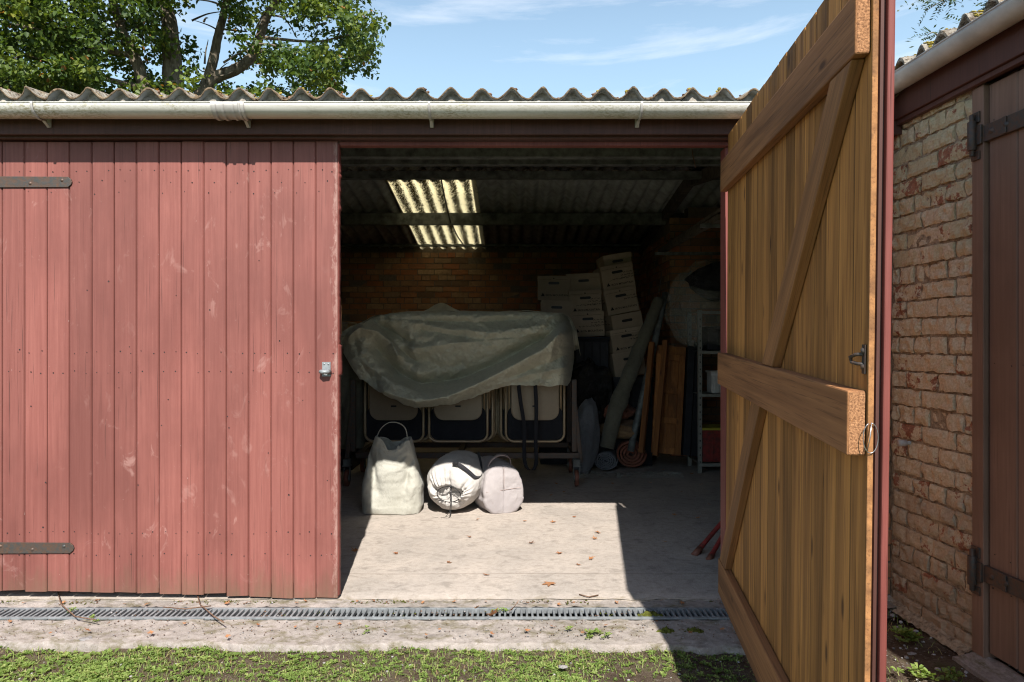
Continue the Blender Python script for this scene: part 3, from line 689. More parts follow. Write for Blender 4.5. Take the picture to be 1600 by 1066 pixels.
b = MB(); b.box(-1.3, .45, 6.5, 6.54, 1.30, 1.34); b.box(-1.3, .45, 6.85, 6.89, 1.30, 1.34); tp(b, 'top_rail', M['iron'], bevel=.004)
for (x, y) in ((.575, 6.28), (.575, 6.95), (-1.47, 6.28), (-1.47, 6.95)):
    b = MB(); b.tube([(x-.016, y, .075), (x+.016, y, .075)], .074, 20); w_ = MB()
    w = tp(b, 'wheel', M['rubber'], bevel=.006)
    b = MB(); b.tube([(x-.022, y, .075), (x+.022, y, .075)], .035, 16); b.box(x-.027, x-.022, y-.02, y+.02, .06, .18); b.box(x+.022, x+.027, y-.02, y+.02, .06, .18); b.box(x-.035, x+.035, y-.035, y+.035, .18, .19); b.box(x-.03, x+.03, y-.03, y+.03, .19, .245)
    b.build('fork', M['purlin'], w, bevel=.001)
def make_chair():
    r = empty('folding_chair', (0, 0, 0), '', 'chair'); w = .265; zb = .384; rr = .075; zt = 1.30
    pts = [(-w, 0, zt)]+[(-w, 0, zb+rr)]+[(-w+rr-rr*math.cos(t), 0, zb+rr-rr*math.sin(t)) for t in np.linspace(.2, 1.57, 6)]+[(w-rr+rr*math.sin(t), 0, zb+rr-rr*math.cos(t)) for t in np.linspace(0, 1.37, 6)]+[(w, 0, zb+rr), (w, 0, zt)]
    b = MB(); b.tube(pts, .0125, 8); b.build('frame', M['chair_tube'], r)
    def panel(x, z0, z1, y, th, rad):
        o_ = []
        for cx, cz, a0 in ((x-rad, z0+rad, -90), (x-rad, z1-rad, 0), (-x+rad, z1-rad, 90), (-x+rad, z0+rad, 180)):
            for k in range(7):
                t = R(a0+15*k); o_.append((cx+rad*math.cos(t), cz+rad*math.sin(t)))
        n = len(o_); vs = [(a, y-th/2, c) for a, c in o_]+[(a, y+th/2, c) for a, c in o_]; b = MB()
        b.add(vs, [tuple(range(n)), tuple(range(2*n-1, n-1, -1))]+[(i, n+i, n+(i+1) % n, (i+1) % n) for i in range(n)]); return b, o_
    b, o_ = panel(.213, .585, 1.02, -.022, .02, .085); b.tube([(a, -.028, c) for a, c in o_], .0065, 6, closed=True)
    b.box(-.025, .025, -.036, -.030, .70, .715, m=1)
    b.build('seat', [M['chair_tan'], M['black']], r, bevel=.003)
    b, o_ = panel(.25, .398, .70, 0, .012, .065); b.build('back_panel', M['chair_dark'], r, bevel=.003)
    for s_ in (-1, 1):
        b = MB(); b.tube([(s_*.235, .02, 1.28), (s_*.235, .022, .5)], .011, 8); b.build('leg', M['chair_tube'], r)
    return r
c0 = make_chair(); first = True
clab = {0: 'left', 1: 'middle', 2: 'right'}
for ci, (cx_, w_) in enumerate(((616, 1), (716, 1), (836, 1))):
    for d in range(4):
        o = c0 if first else copy_tree(c0); first = False
        Y = 6.40+d*.075; dx = (0, .045, .055, .075)[d]*(-1 if ci == 2 else 1)
        o.location = ((cx_-800)*6.40/F+dx, Y, 0)
        o['label'] = ('front tan folding chair of the ' + clab[ci] + ' stack hanging below the tarpaulin') if d == 0 else (['', 'second', 'third', 'rearmost'][d] + ' tan folding chair behind the ' + clab[ci] + ' front chair on the trolley')
        o['group'] = 'folding chairs hung on the trolley'
# tarp
def interp(x, pts):
    for (a, b_), (c, d) in zip(pts, pts[1:]):
        if x <= c:
            t = (x-a)/(c-a); t = max(0, min(1, t)); return b_+(d-b_)*t
    return pts[-1][1]
TOP = [(537, 544), (542, 528), (555, 513), (570, 504), (585, 495), (610, 490), (650, 488), (760, 487), (850, 488), (878, 491), (888, 500), (894, 520), (897, 548)]
BOT = [(537, 552), (548, 572), (562, 592), (575, 600), (600, 617), (630, 632), (648, 637), (680, 635), (715, 630), (750, 617), (780, 606), (800, 602), (850, 603), (886, 603), (892, 594), (897, 560)]
FOLDS = [  # polyline px, amplitude (m, towards the camera), width px
 ([(600, 612), (650, 628), (700, 620), (750, 598), (800, 572), (850, 545), (875, 520)], .10, 15),
 ([(560, 560), (600, 590), (650, 612)], .05, 14),
 ([(590, 545), (625, 585), (660, 600), (720, 592), (790, 562), (850, 528), (885, 500)], -.085, 11),
 ([(583, 497), (600, 520), (625, 545), (650, 565)], -.05, 8),
 ([(545, 525), (562, 512), (590, 518), (612, 535), (622, 556)], .075, 9),
 ([(600, 512), (620, 522), (640, 535)], -.06, 8),
 ([(640, 530), (650, 560), (655, 585)], .035, 9),
 ([(630, 500), (700, 515), (770, 520), (850, 508)], .02, 9),
 ([(600, 497), (680, 502), (760, 503), (830, 498)], -.02, 6),
 ([(650, 545), (720, 535), (800, 530), (865, 512)], .035, 13),
 ([(660, 515), (740, 530), (830, 528)], -.02, 7),
 ([(780, 600), (830, 585), (880, 575)], .02, 6), ([(800, 590), (850, 570), (885, 555)], -.015, 6), ([(840, 603), (860, 560), (868, 525)], .03, 8),
 ([(570, 560), (585, 580), (590, 605)], -.02, 6), ([(740, 500), (770, 515), (730, 570), (690, 600)], .008, 4),
 ([(660, 560), (690, 575), (720, 570)], -.03, 12), ([(555, 530), (560, 560), (580, 590)], -.03, 7)]
def segd(p, a, c):
    ax, ay = a; cx, cy = c; vx, vy = cx-ax, cy-ay; t = max(0, min(1, ((p[0]-ax)*vx+(p[1]-ay)*vy)/(vx*vx+vy*vy))); return math.hypot(p[0]-ax-vx*t, p[1]-ay-vy*t)
def foldout(x, y):
    o = 0
    for pl, amp, w in FOLDS:
        d = min(segd((x, y), a, c) for a, c in zip(pl, pl[1:])); 
        if d < w*3: o += amp*(.45*math.exp(-(d/w)**2)+.6*math.exp(-abs(d/(w*.8))**1.1))
    return o
def tarpY(x, y):
    Y = 6.14-2.3*foldout(x, y)-.04*fn((x/40, y/30, 0), 1, 4)-.012*fn((x/22+y/60, y/14, 5), 1, 3)+.016*abs(noise.noise((x/16+y/22, y/20-x/50, 2)))+.012*abs(noise.noise((x/9-y/20, y/12, 7)))+.006*abs(noise.noise((x/4, y/5, 9)))
    e = max(0, (x-872)/25); Y += .45*e**2; e = max(0, (575-x)/38); Y += .22*e**2
    return Y
b = MB(); NX, NY = 340, 160
def tf(u, v):
    x = 537+360*u; t = interp(x, TOP); q = interp(x, BOT); y = t+(q-t)*v+(2.6*noise.noise((x/17, 0, 0))+1.2*noise.noise((x/5, 0, 0)))*max(0, v-.8)*5*min(1, (x-537)/20, (897-x)/20)
    Yf = tarpY(x, y); 
    rim = max(0, 1-v/.07); Yf += .05*rim**2
    return P(x, y, Yf)
b.grid(NX, NY, tf)
def tt(u, v):
    x = 537+360*u; p = tf(u, 0); Z = p.z+.02*fn((x/50, v*4, 0), 1)+v*.02-.3*max(0, v-.85)*5*.3
    pk = math.exp(-((x-686)/22)**2-((v-.55)/.25)**2)*.10; w = min(1, min(u, 1-u)*8+.05)
    return (p.x*(1+.11*v)*1.0, p.y+.95*v*w, Z+pk)
b.grid(NX, 30, tt)
tag(b.build('tarpaulin', M['tarp'], None, solid=.003), 'large grey-green tarpaulin draped in folds over the chair trolley', 'tarpaulin')
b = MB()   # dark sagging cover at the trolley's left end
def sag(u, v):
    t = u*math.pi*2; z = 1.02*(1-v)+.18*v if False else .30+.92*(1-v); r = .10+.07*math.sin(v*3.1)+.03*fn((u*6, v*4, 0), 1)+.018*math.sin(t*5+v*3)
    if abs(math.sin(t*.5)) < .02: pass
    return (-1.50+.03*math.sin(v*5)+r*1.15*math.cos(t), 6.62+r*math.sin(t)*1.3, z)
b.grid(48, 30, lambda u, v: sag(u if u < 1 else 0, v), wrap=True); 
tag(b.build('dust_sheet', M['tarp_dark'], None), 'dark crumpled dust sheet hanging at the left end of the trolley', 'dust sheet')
# straps hanging from under the tarpaulin
def ribbon(name, pts, w, mat, parent=None, th=.002, side=(1, 0, 0), label=None, cat=None):
    b = MB(); s_ = Vector(side)
    pts = [Vector(p) for p in pts]; n = 6; out = []
    for i in range(len(pts)-1):
        p0 = pts[max(i-1, 0)]; p1 = pts[i]; p2 = pts[i+1]; p3 = pts[min(i+2, len(pts)-1)]
        for k in range(n):
            t = k/n; out.append(.5*((2*p1)+(p2-p0)*t+(2*p0-5*p1+4*p2-p3)*t*t+(3*p1-p0-3*p2+p3)*t**3))
    out.append(pts[-1]); N = len(out)
    def f(u, v):
        i = min(int(round(v*(N-1))), N-1); return out[i]+s_*(u-.5)*w
    b.grid(3, N, f); o = b.build(name, M[mat], parent, solid=th)
    if label: tag(o, label, cat)
    return o
ribbon('strap', [P(810, 598, 6.2), P(813, 625, 6.2), P(819, 665, 6.24), P(819, 700, 6.26), P(820, 722, 6.25), P(825, 733, 6.24), P(833, 734, 6.24), P(838, 722, 6.24), P(837, 690, 6.24), P(838, 640, 6.22), P(836, 596, 6.19)], .034, 'webbing', label='black webbing strap hanging in a loop over the right folding chair', cat='strap')

# ------------------------------------------------------------------ three bags on the sunny floor
def catm(tbl, t):
    return [interp(t, [(r[0], r[k]) for r in tbl]) for k in range(1, len(tbl[0]))]
# tote: profile  z, xl, xr (px offsets turned to metres), depth
TB = empty('tote_bag', (-.905, 5.40, 0), 'tall pale green canvas tote bag with a looped handle, leftmost of the three bags', 'bag')
prof = [(0, -.228, .20, .15), (.05, -.232, .222, .16), (.2, -.222, .222, .15), (.35, -.20, .18, .125), (.45, -.18, .155, .10), (.58, -.13, .13, .07)]
def tote(u, v):
    t = u*2*math.pi; z = v*.575; xl, xr, d = catm(prof, z); c, s_ = math.cos(t), math.sin(t)
    k = .42; cx = math.copysign(abs(c)**k, c); sy = math.copysign(abs(s_)**k, s_); xm = (xl+xr)/2; hw = (xr-xl)/2
    x = xm+hw*cx; y = d*sy
    f = max(0, -sy)
    fold = -.05*math.exp(-((x+.135+.30*(z-.30))/.03)**2)*max(0, min(1, (z-.12)*6))*f+.05*math.exp(-((x+.02)/.07)**2)*f*min(1, z*3)*max(0, 1-z)*1.2-.035*math.exp(-((x-.12-.25*(z-.3))/.025)**2)*f*min(1, z*4)
    fold += .012*fn((x*1, y, z), 9, 3)+.022*fn((x, y, z), 3.5, 2)
    fold += .010*abs(noise.noise((x*14, z*9+y*6, 3)))+.006*abs(noise.noise((x*30, z*24+y*20, 6)))
    y -= fold; x += .012*fn((y, z, x), 6)
    dip = 0
    if v > .55:
        w = (v-.55)/.45; notch = math.exp(-((x+.0)/.055)**2); dip = w*(.13*notch+.03*(x > .05)) if sy < .2 else w*(.02+.05*notch)
    return (x, y, max(.002, z-dip))
b = MB(); b.grid(110, 70, tote, wrap=True)
b.grid(12, 4, lambda u, v: (-.2+.4*u, -.12+.24*v, .004)); b.build('bag_body', M['canvas_green'], TB, solid=.004)
ribbon('handle', [(-.13, -.03, .50), (-.125, -.02, .57), (-.09, -.02, .635), (-.03, -.02, .675), (.04, -.02, .67), (.09, -.02, .63), (.105, -.02, .56), (.105, -.03, .50)], .026, 'canvas_green', TB, .004, (0, 1, 0))
# drawstring roll
DB = empty('drawstring_bag', (-.478, 5.22, .208), 'white drawstring bag lying on its side with black strap, between the other two bags', 'bag', rot=(R(4), 0, R(-14)))
def roll(u, v):
    t = u*2*math.pi; L = .56
    # v: 0 hole centre rim .. front dome .. body .. back
    pr = [(0, .080, .06), (.08, .092, -.006), (.22, .13, -.002), (.34, .17, .03), (.45, .20, .10), (.6, .212, .2), (.8, .20, .42), (.92, .16, .53), (1, .0, .56)]
    r, y = catm(pr, v); g = max(0, 1-abs(v-.14)/.26)
    r2 = r*(1+.042*g*math.sin(t*17+3.5*math.sin(t*2+1)+v*4)*(1 if v > .02 else .5)+.06*g*math.sin(t*4)+.04*math.sin(3*t+1)); y2 = y+.010*g*math.sin(t*19+1+4*math.sin(t*3))+.02*g*math.sin(t*5)+.012*fn((r*math.cos(t)*3, r*math.sin(t)*3, y*3), 2)
    off = (1-min(1, v/.42))
    x = r2*math.cos(t)*1.05+.012*off; z = r2*math.sin(t)*.98*(.62+.38*min(1, v/.4))-.05*off-.0*y
    z = max(z, -.205+.004*noise.noise((x*20, y*20, 0))); x += .012*fn((x, y, z), 5)
    q_ = 1-.05*abs(noise.noise((x*12, y*7, z*12)))-.03*abs(noise.noise((x*28, y*16, z*28)))
    return (x*q_, y2+.02*fn((x, z, 3), 7)*.5, z*q_)
b = MB(); b.grid(140, 60, roll, wrap=True); b.build('bag_body', M['canvas_white'], DB)
b = MB(); b.grid(30, 8, lambda u, v: (.09*v*math.cos(u*6.283)+.012, .045+.02*fn((u*4, v*2, 0), 2), .08*v*math.sin(u*6.283)-.045)); b.build('lining', M['canvas_white'], DB)
b = MB(); b.tube([(.012+.092*math.cos(t), -.01-.004*math.sin(3*t), -.045+.058*math.sin(t)) for t in np.linspace(0, 6.28, 26)], .0035, 6)
b.tube([(.03, -.008, .012), (.028, -.022, -.03), (.03, -.02, -.10), (.022, -.03, -.17), (.0, -.06, -.202), (-.03, -.08, -.203), (-.01, -.10, -.203), (.03, -.08, -.203), (.035, -.05, -.19), (.036, -.02, -.10), (.034, -.01, .01)], .0025, 6)
b.tube([(-.05, -.012, -.06), (.0, -.016, -.05), (.035, -.012, .005)], .0025, 6); b.tube([(-.05, -.075, -.203), (-.075, -.09, -.203), (-.05, -.1, -.203)], .0025, 6)
b.lathe([(0, .012), (.008, .008), (.009, -.008), (0, -.012)], 8, Matrix.Translation((.03, -.012, .012))); b.build('cord', M['black'], DB)
ribbon('strap', [(.06, .05, .175), (.11, .045, .15), (.16, .05, .11), (.198, .07, .07), (.215, .15, .06), (.20, .22, .10), (.165, .30, .155), (.12, .40, .18)], .034, 'webbing', DB, .003, (.25, .6, .5))
b = MB(); b.box(.03, .068, .03, .05, .165, .185); b.build('buckle', M['black'], DB, bevel=.004)
# pale pink barrel bag
KB = empty('barrel_bag', (-.063, 5.30, .168), 'pale pinkish grey barrel bag with top handles, rightmost of the three bags', 'bag', rot=(R(-3), 0, R(14))); KB.scale = (1.06, 1.1, 1.08)
def barrel(u, v):
    t = u*2*math.pi; pr = [(0, .0, -.012), (.12, .09, -.012), (.25, .140, .0), (.30, .150, .012), (.36, .154, .04), (.6, .168, .25), (.85, .165, .50), (.93, .13, .54), (1, 0, .55)]
    r, y = catm(pr, v); c, s_ = math.cos(t), math.sin(t); e = 1/(abs(c)**3.2+abs(s_)**3.2)**(1/3.2); e = .72+.28*e
    x = r*c*e*(1+.06*(s_ < -.3)); z = r*s_*e*1.16; z = max(z, -.155)
    x += .010*fn((x, y, z), 7, 3)-.008*abs(noise.noise((x*14, y*9, z*14)))*(1 if x > 0 else -1); y2 = y+.012*fn((x, z, 9), 6)+(.006*math.exp(-(x/.006)**2) if y < .01 else 0)
    z += .008*fn((x, y, z+5), 6); return (x, y2, z)
b = MB(); b.grid(110, 70, barrel, wrap=True); b.build('bag_body', M['canvas_pink'], KB)
b = MB(); b.tube([(.0, -.0145, z) for z in np.linspace(.02, .165, 8)], .0022, 5); b.tube([(x, -.013, .01+.012*math.sin(x*9)) for x in np.linspace(-.13, .13, 12)], .0016, 5); b.build('seam', M['pink_strap'], KB)
ribbon('handle', [(-.09, .12, .15), (-.07, .10, .20), (-.02, .10, .235), (.04, .11, .235), (.08, .13, .205), (.09, .15, .16)], .03, 'pink_strap', KB, .005, (0, 1, .3))
ribbon('handle', [(-.12, .28, .14), (-.13, .24, .18), (-.14, .18, .17), (-.16, .12, .12), (-.15, .08, .06)], .03, 'pink_strap', KB, .005, (0, .4, 1))

# ------------------------------------------------------------------ archive boxes
def text_mesh(txt, size):
    cu = bpy.data.curves.new('t', 'FONT'); cu.body = txt; cu.size = size; cu.align_x = 'LEFT'; cu.offset = size*.012
    o = bpy.data.objects.new('t', cu); me = bpy.data.meshes.new_from_object(o); vs = [tuple(v.co) for v in me.vertices]; fs = [tuple(p.vertices) for p in me.polygons]
    bpy.data.objects.remove(o); bpy.data.curves.remove(cu); bpy.data.meshes.remove(me); return vs, fs
TX, TFc = text_mesh('IRON MOUNTAIN', .032)
txw = max(v[0] for v in TX)
def scribble(mb, x, z, y, n=5, s_=.012):
    pts = []; xx = x
    for i in range(n*6):
        pts.append((xx, y, z+random.uniform(-.5, 1)*s_)); xx += s_*.28
        if i % 9 == 8: 
            if len(pts) > 1: mb.tube(pts, .0019, 4, m=0)
            pts = []; xx += s_*.5
    if len(pts) > 1: mb.tube(pts, .0019, 4)
def archive_box(loc, rz=0, roll_=0, label='', w=.35, h=.26, d=.40, lid=True, printed=True, notes=2, lidtilt=0):
    r = empty('archive_box', loc, label, 'box', 'cardboard archive boxes stacked at the back of the garage', (0, R(roll_), R(rz)))
    b = MB(); b.box(-w/2+.005, w/2-.005, 0, d, 0, h-.005 if lid else h); b.build('box_body', M['card'], r, bevel=.003)
    if lid:
        b = MB(); b.box(-w/2, w/2, -.006, d+.006, h-.05, h+.003); b.build('lid', M['card'], r, bevel=.003)
    hz = h-.075; b = MB()
    o_ = [(.045*math.copysign(1, math.cos(t))*1+.014*math.cos(t), hz+.014*math.sin(t)) for t in np.linspace(0, 2*math.pi, 20, endpoint=False)]
    b.add([(a, -.0015, c) for a, c in o_], [tuple(range(20))]); b.build('hand_hole', M['black'], r)
    if printed:
        b = MB(); k = .235/txw; b.add([(-.085+v[0]*k, -.0014, .048+v[1]*k) for v in TX], TFc)
        b.add([(-.135, -.0014, .048), (-.095, -.0014, .048), (-.115, -.0014, .085)], [(0, 1, 2)])
        yl = -.0075 if lid else -.0014
        b.add([(-.012, yl, h-.032), (.008, yl, h-.032), (-.002, yl, h-.014)], [(0, 1, 2)])
        b.box(-w/2+.02, -.03, yl, yl+.0005, h-.036, h-.034); b.box(.02, w/2-.03, yl, yl+.0005, h-.036, h-.034)
        for q in range(notes): scribble(b, .03 if q else .055, hz-.015-.028*q, -.0016, 5+q*2)
        if notes > 2: scribble(b, -.10, .105, -.0016, 9)
        b.build('printing', M['ink'], r)
    return r
def bx(px, py_bottom, Y): p = P(px, py_bottom, Y); return (p.x, p.y, p.z)
archive_box(bx(865, 470, 7.45), -6, 1, 'archive box with dark marker print, upper one of the left stack behind the tarpaulin', notes=0)
archive_box(bx(869, 508, 7.40), -4, 2, 'plain lidless archive box, lower one of the left stack behind the tarpaulin', lid=False, printed=False)
B3 = archive_box(bx(916, 493, 7.40), 2, -3, 'archive box under the raised flap, middle one of the centre stack', notes=3)
archive_box(bx(920, 526, 7.38), 2, -3, 'archive box with scribbled notes at the foot of the centre stack', notes=3)
b = archive_box(bx(913, 457, 7.50), 2, -3, 'blank cardboard box crowning the centre stack', w=.37, h=.2, printed=False, lid=True)
archive_box(bx(966, 413, 7.5), 3, -9, 'shadowed archive box at the very top of the tall leaning stack', h=.11, w=.31, printed=False)
archive_box(bx(969, 452, 7.40), 4, -10, 'archive box with bold handwriting, second from the top of the tall leaning stack', notes=3)
archive_box(bx(975, 489, 7.38), 6, -11, 'archive box third from the top of the tall leaning stack', notes=2)
archive_box(bx(983, 519, 7.36), 12, -10, 'open-topped archive box in the middle of the tall leaning stack', h=.2, lid=False, printed=False)
archive_box(bx(983, 552, 7.34), 10, -9, 'archive box below the open one in the leaning stack', notes=2)
archive_box(bx(986, 588, 7.34), 10, -8, 'lowest visible archive box of the leaning stack, beside the wrapped poles', printed=False)
def crate(name, label, cat, x0, x1, y0, y1, z0, z1, mat, lidm=None):
    r = empty(name, ((x0+x1)/2, y0, z0), label, cat); L = -Vector(r.location); w = .012
    b = MB(); b.box(x0, x1, y0, y1, z0, z0+w); b.box(x0, x1, y0, y0+w, z0+w, z1); b.box(x0, x1, y1-w, y1, z0+w, z1); b.box(x0, x0+w, y0+w, y1-w, z0+w, z1); b.box(x1-w, x1, y0+w, y1-w, z0+w, z1)
    for q in (.25, .5, .75): b.box(x0+(x1-x0)*q-.008, x0+(x1-x0)*q+.008, y0-.008, y0, z0, z1-.03)
    b.box(x0-.01, x1+.01, y0-.012, y0-.001, z1-.03, z1); o = b.build('crate_body', M[mat], r, bevel=.003); o.location = L
    b = MB(); b.box(x0-.012, x1+.012, y0-.014, y1+.01, z1+.001, z1+.022); o = b.build('lid', M[lidm or mat], r, bevel=.004); o.location = L
    return r
crate('black_chest', 'black storage trunk carrying the left stack of boxes', 'trunk', .30, .68, 7.40, 7.85, 0, 1.44, 'dark_stuff')
crate('storage_chest', 'dark chest under the centre stack of boxes', 'chest', .66, 1.0, 7.30, 7.80, 0, 1.32, 'dark_stuff', 'navy')
crate('plinth_box', 'dark box under the leaning stack of archive boxes', 'box', 1.06, 1.46, 7.32, 7.80, 0, .90, 'dark_stuff')
crate('low_carton', 'brown carton at the left behind the tarpaulin', 'box', -2.0, -1.66, 7.1, 7.5, .9, 1.47, 'card_edge', 'card')
b = MB(); b.box(-2.1, -1.6, 7.05, 7.55, 0, .89); tag(b.build('cabinet', M['dark_stuff'], None, bevel=.01), 'dark cabinet supporting the brown carton on the left', 'cabinet')

# leaning wrapped poles
WP = empty('wrapped_poles', P(965, 705, 7.0), 'pair of long poles wrapped in grey-green sheeting leaning against the boxes', 'poles'); L = -Vector(WP.location)
b = MB(); p0 = P(962, 640, 6.95); p1 = P(1030, 468, 7.3); pts = [p0.lerp(p1, t)+Vector((.01*fn((t*9, 0, 0), 1), 0, 0)) for t in np.linspace(0, 1, 30)]
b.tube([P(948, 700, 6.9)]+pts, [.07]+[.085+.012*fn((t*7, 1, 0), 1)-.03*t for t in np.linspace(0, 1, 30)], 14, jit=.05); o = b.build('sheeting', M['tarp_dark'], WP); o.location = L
b = MB(); p0 = P(985, 705, 6.95); p1 = P(1040, 458, 7.35); b.tube([p0.lerp(p1, t) for t in np.linspace(0, 1, 12)], .035, 10, jit=.06); b.tube([P(1026, 470, 7.3), P(1031, 448, 7.33), P(1034, 425, 7.36)], .003, 5); o = b.build('pole', M['purlin'], WP); o.location = L
# stored wooden bed parts
def leanboard(name, label, cat, a, c, w, th, group=None):
    r = MB(); p0, p1 = Vector(a), Vector(c); L_ = (p1-p0).length; r.box(-w/2, w/2, -th/2, th/2, 0, L_)
    o = r.build(name, M['stored_wood'], None, bevel=.004); o.location = p0; o.rotation_euler = (p1-p0).to_track_quat('Z', 'Y').to_euler(); return tag(o, label, cat, group)
leanboard('timber_post', 'orange wooden post leaning at the left of the stored bed panel', 'timber', P(1002, 708, 6.9), P(1019, 535, 7.15), .05, .05)
leanboard('timber_post', 'orange wooden post leaning across the middle of the stored bed panel', 'timber', P(1024, 712, 6.85), P(1040, 532, 7.1), .05, .04)
BP = empty('bed_panel', P(1040, 705, 7.0), 'orange slatted wooden bed panel leaning on the back wall', 'bed part'); L = -Vector(BP.location)
b = MB(); Mx = Matrix.Translation(P(1040, 709, 7.0)) @ Matrix.Rotation(R(-9), 4, 'X') @ Matrix.Rotation(R(5), 4, 'Y')
b.box(-.14, -.09, 0, .03, 0, 1.0, M=Mx); b.box(.09, .15, 0, .03, 0, 1.0, M=Mx)
for z in (0, .30, .60, .94): b.box(-.09, .09, .004, .026, z, z+.06, M=Mx)
b.box(-.03, .0, .008, .02, .06, .94, M=Mx); o = b.build('frame', M['stored_wood'], BP, bevel=.003); o.location = L
b = MB(); b.box(-.13, .16, .035, .05, .05, 1.09, M=Mx); o = b.build('panel', M['stored_wood'], BP, bevel=.003); o.location = L
b = MB(); b.box(.17, .24, -.02, .1, 0, 1.1, M=Mx); b.box(.25, .33, .0, .1, 0, 1.15, M=Mx); tag(b.build('dark_board', M['dark_stuff'], None, bevel=.004), 'black boards standing between the bed panel and the shelving', 'board')

# rugs, sacks
def spiral(name, label, cat, cx, cy, cz, r, length, mat, turns=5, rz=0, squash=1):
    b = MB(); N = 90; vs = []
    def f(u, v):
        t = u*turns*2*math.pi; rr = r*(.12+.88*u)+.004*noise.noise((t, v*3, 0)); return (rr*math.cos(t), (v-0)*length, rr*math.sin(t)*squash)
    b.grid(turns*26, 8, f); o = b.build(name, M[mat], None, solid=r/turns*.55); o.location = (cx, cy, cz); o.rotation_euler = (0, 0, R(rz)); return tag(o, label, cat)
spiral('rolled_rug', 'grey rug rolled up, lying end-on at the front of the clutter', 'rug', .93, 7.0, .105, .115, .75, 'rug_grey', 5, -12, .78)
spiral('rolled_rug', 'reddish brown rolled rug beside the bed panel', 'rug', 1.20, 7.1, .16, .15, .6, 'rug_red', 4, -8, .9)
def lump(name, label, cat, loc, size, mat, seed=0, amp=.18, rot=(0, 0, 0)):
    b = MB()
    def f(u, v):
        t = u*2*math.pi; q = (v-.5)*math.pi; d = Vector((math.cos(t)*math.cos(q), math.sin(t)*math.cos(q), math.sin(q))); k = 1+amp*fn(d+Vector((seed, 0, 0)), 1.6, 4)
        p = Vector((d.x*size[0]*k, d.y*size[1]*k, d.z*size[2]*k)); p.z = max(p.z, -size[2]*.85); return p
    b.grid(56, 34, f, wrap=True); o = b.build(name, M[mat], None); o.location = loc; o.rotation_euler = rot; return tag(o, label, cat)
lump('folded_blanket', 'brown folded blanket heaped above the rolled rugs', 'blanket', (1.08, 7.25, .40), (.22, .3, .11), 'rug_brown', 3)
lump('folded_blanket', 'dark red folded blanket on top of the brown one', 'blanket', (1.06, 7.3, .58), (.2, .28, .10), 'rug_red', 5)
lump('stuffed_sack', 'tall grey fabric sack standing beside the trolley wheel', 'sack', (.72, 6.95, .33), (.135, .15, .40), 'rug_grey', 9, .14, (0, R(5), 0))
lump('black_sack', 'black sack slumped between the trolley and the boxes', 'sack', (.80, 7.2, .75), (.22, .2, .34), 'black_sack', 12, .25)
b = MB()
def ps(u, v): x = .62+1.0*u; y = 6.62+.28*v; return (x, y, .006+.035*abs(fn((x*4, y*6, 1), 1.5, 4))*math.sin(math.pi*min(1, v*1.02))*2)
b.grid(70, 26, ps); tag(b.build('plastic_sheet', M['clear_plastic'], None), 'crumpled clear plastic sheet on the floor before the rugs', 'plastic sheet')

# ------------------------------------------------------------------ shelving at the right with its contents
SH = empty('shelving_unit', (2.3, 6.9, 0), 'pale slotted metal shelving unit at the right of the garage', 'shelves'); L = -Vector(SH.location)
x0 = P(1094, 500, 6.9).x; x1 = x0+.85
for (x, y) in ((x0, 6.9), (x1, 6.9), (x0, 7.3), (x1, 7.3)):
    b = MB(); b.box(x-.019, x+.019, y, y+.003, 0, 1.60); b.box(x-.019, x-.016, y+.003, y+.035, 0, 1.60)
    for q in np.arange(.1, 1.55, .07): b.box(x-.005, x+.005, y-.001, y-.0002, q, q+.018, m=1)
    o = b.build('upright', [M['shelf_metal'], M['black']], SH); o.location = L
for z in (.10, .78, 1.20, 1.59):
    b = MB(); b.box(x0-.016, x1+.016, 6.885, 7.32, z-.004, z); b.box(x0-.02, x1+.02, 6.88, 6.884, z-.03, z); o = b.build('shelf', M['shelf_metal'], SH); o.location = L
lump('black_bundle', 'black bin bag bundle on the top shelf inside clear plastic', 'bag', (2.08, 6.86, 1.86), (.36, .12, .20), 'black_sack', 21, .22)
b = MB()
def wrap(u, v):
    t = u*2*math.pi; q = (v-.5)*math.pi; d = Vector((math.cos(t)*math.cos(q), math.sin(t)*math.cos(q), math.sin(q))); k = 1+.16*fn(d, 2.6, 4)-.05*abs(noise.noise(d*6))
    return Vector((2.02+d.x*.46*k-.12*max(0, -d.z), 7.0+d.y*.26*k, 1.66+d.z*.42*k))
b.grid(64, 40, wrap, wrap=True); tag(b.build('plastic_wrap', M['clear_plastic'], None), 'big clear plastic wrap bulging over the top of the shelving', 'plastic wrap')
crate('tool_crate', 'red plastic crate with yellow lid on the bottom shelf', 'crate', x0+.03, x0+.42, 6.92, 7.25, .11, .42, 'red_plastic', 'yellow_plastic')
crate('small_box', 'white carton on the middle shelf beside the blue tin', 'box', x0+.12, x0+.26, 6.93, 7.1, .785, .98, 'white_card')
crate('blue_tin', 'blue tin on the middle shelf behind the open door edge', 'tin', x0+.28, x0+.42, 6.93, 7.1, .785, 1.0, 'blue_plastic', 'white_card')
crate('dark_toolbox', 'dark toolbox on the upper middle shelf', 'toolbox', x0+.08, x0+.5, 6.93, 7.2, 1.205, 1.42, 'dark_stuff')
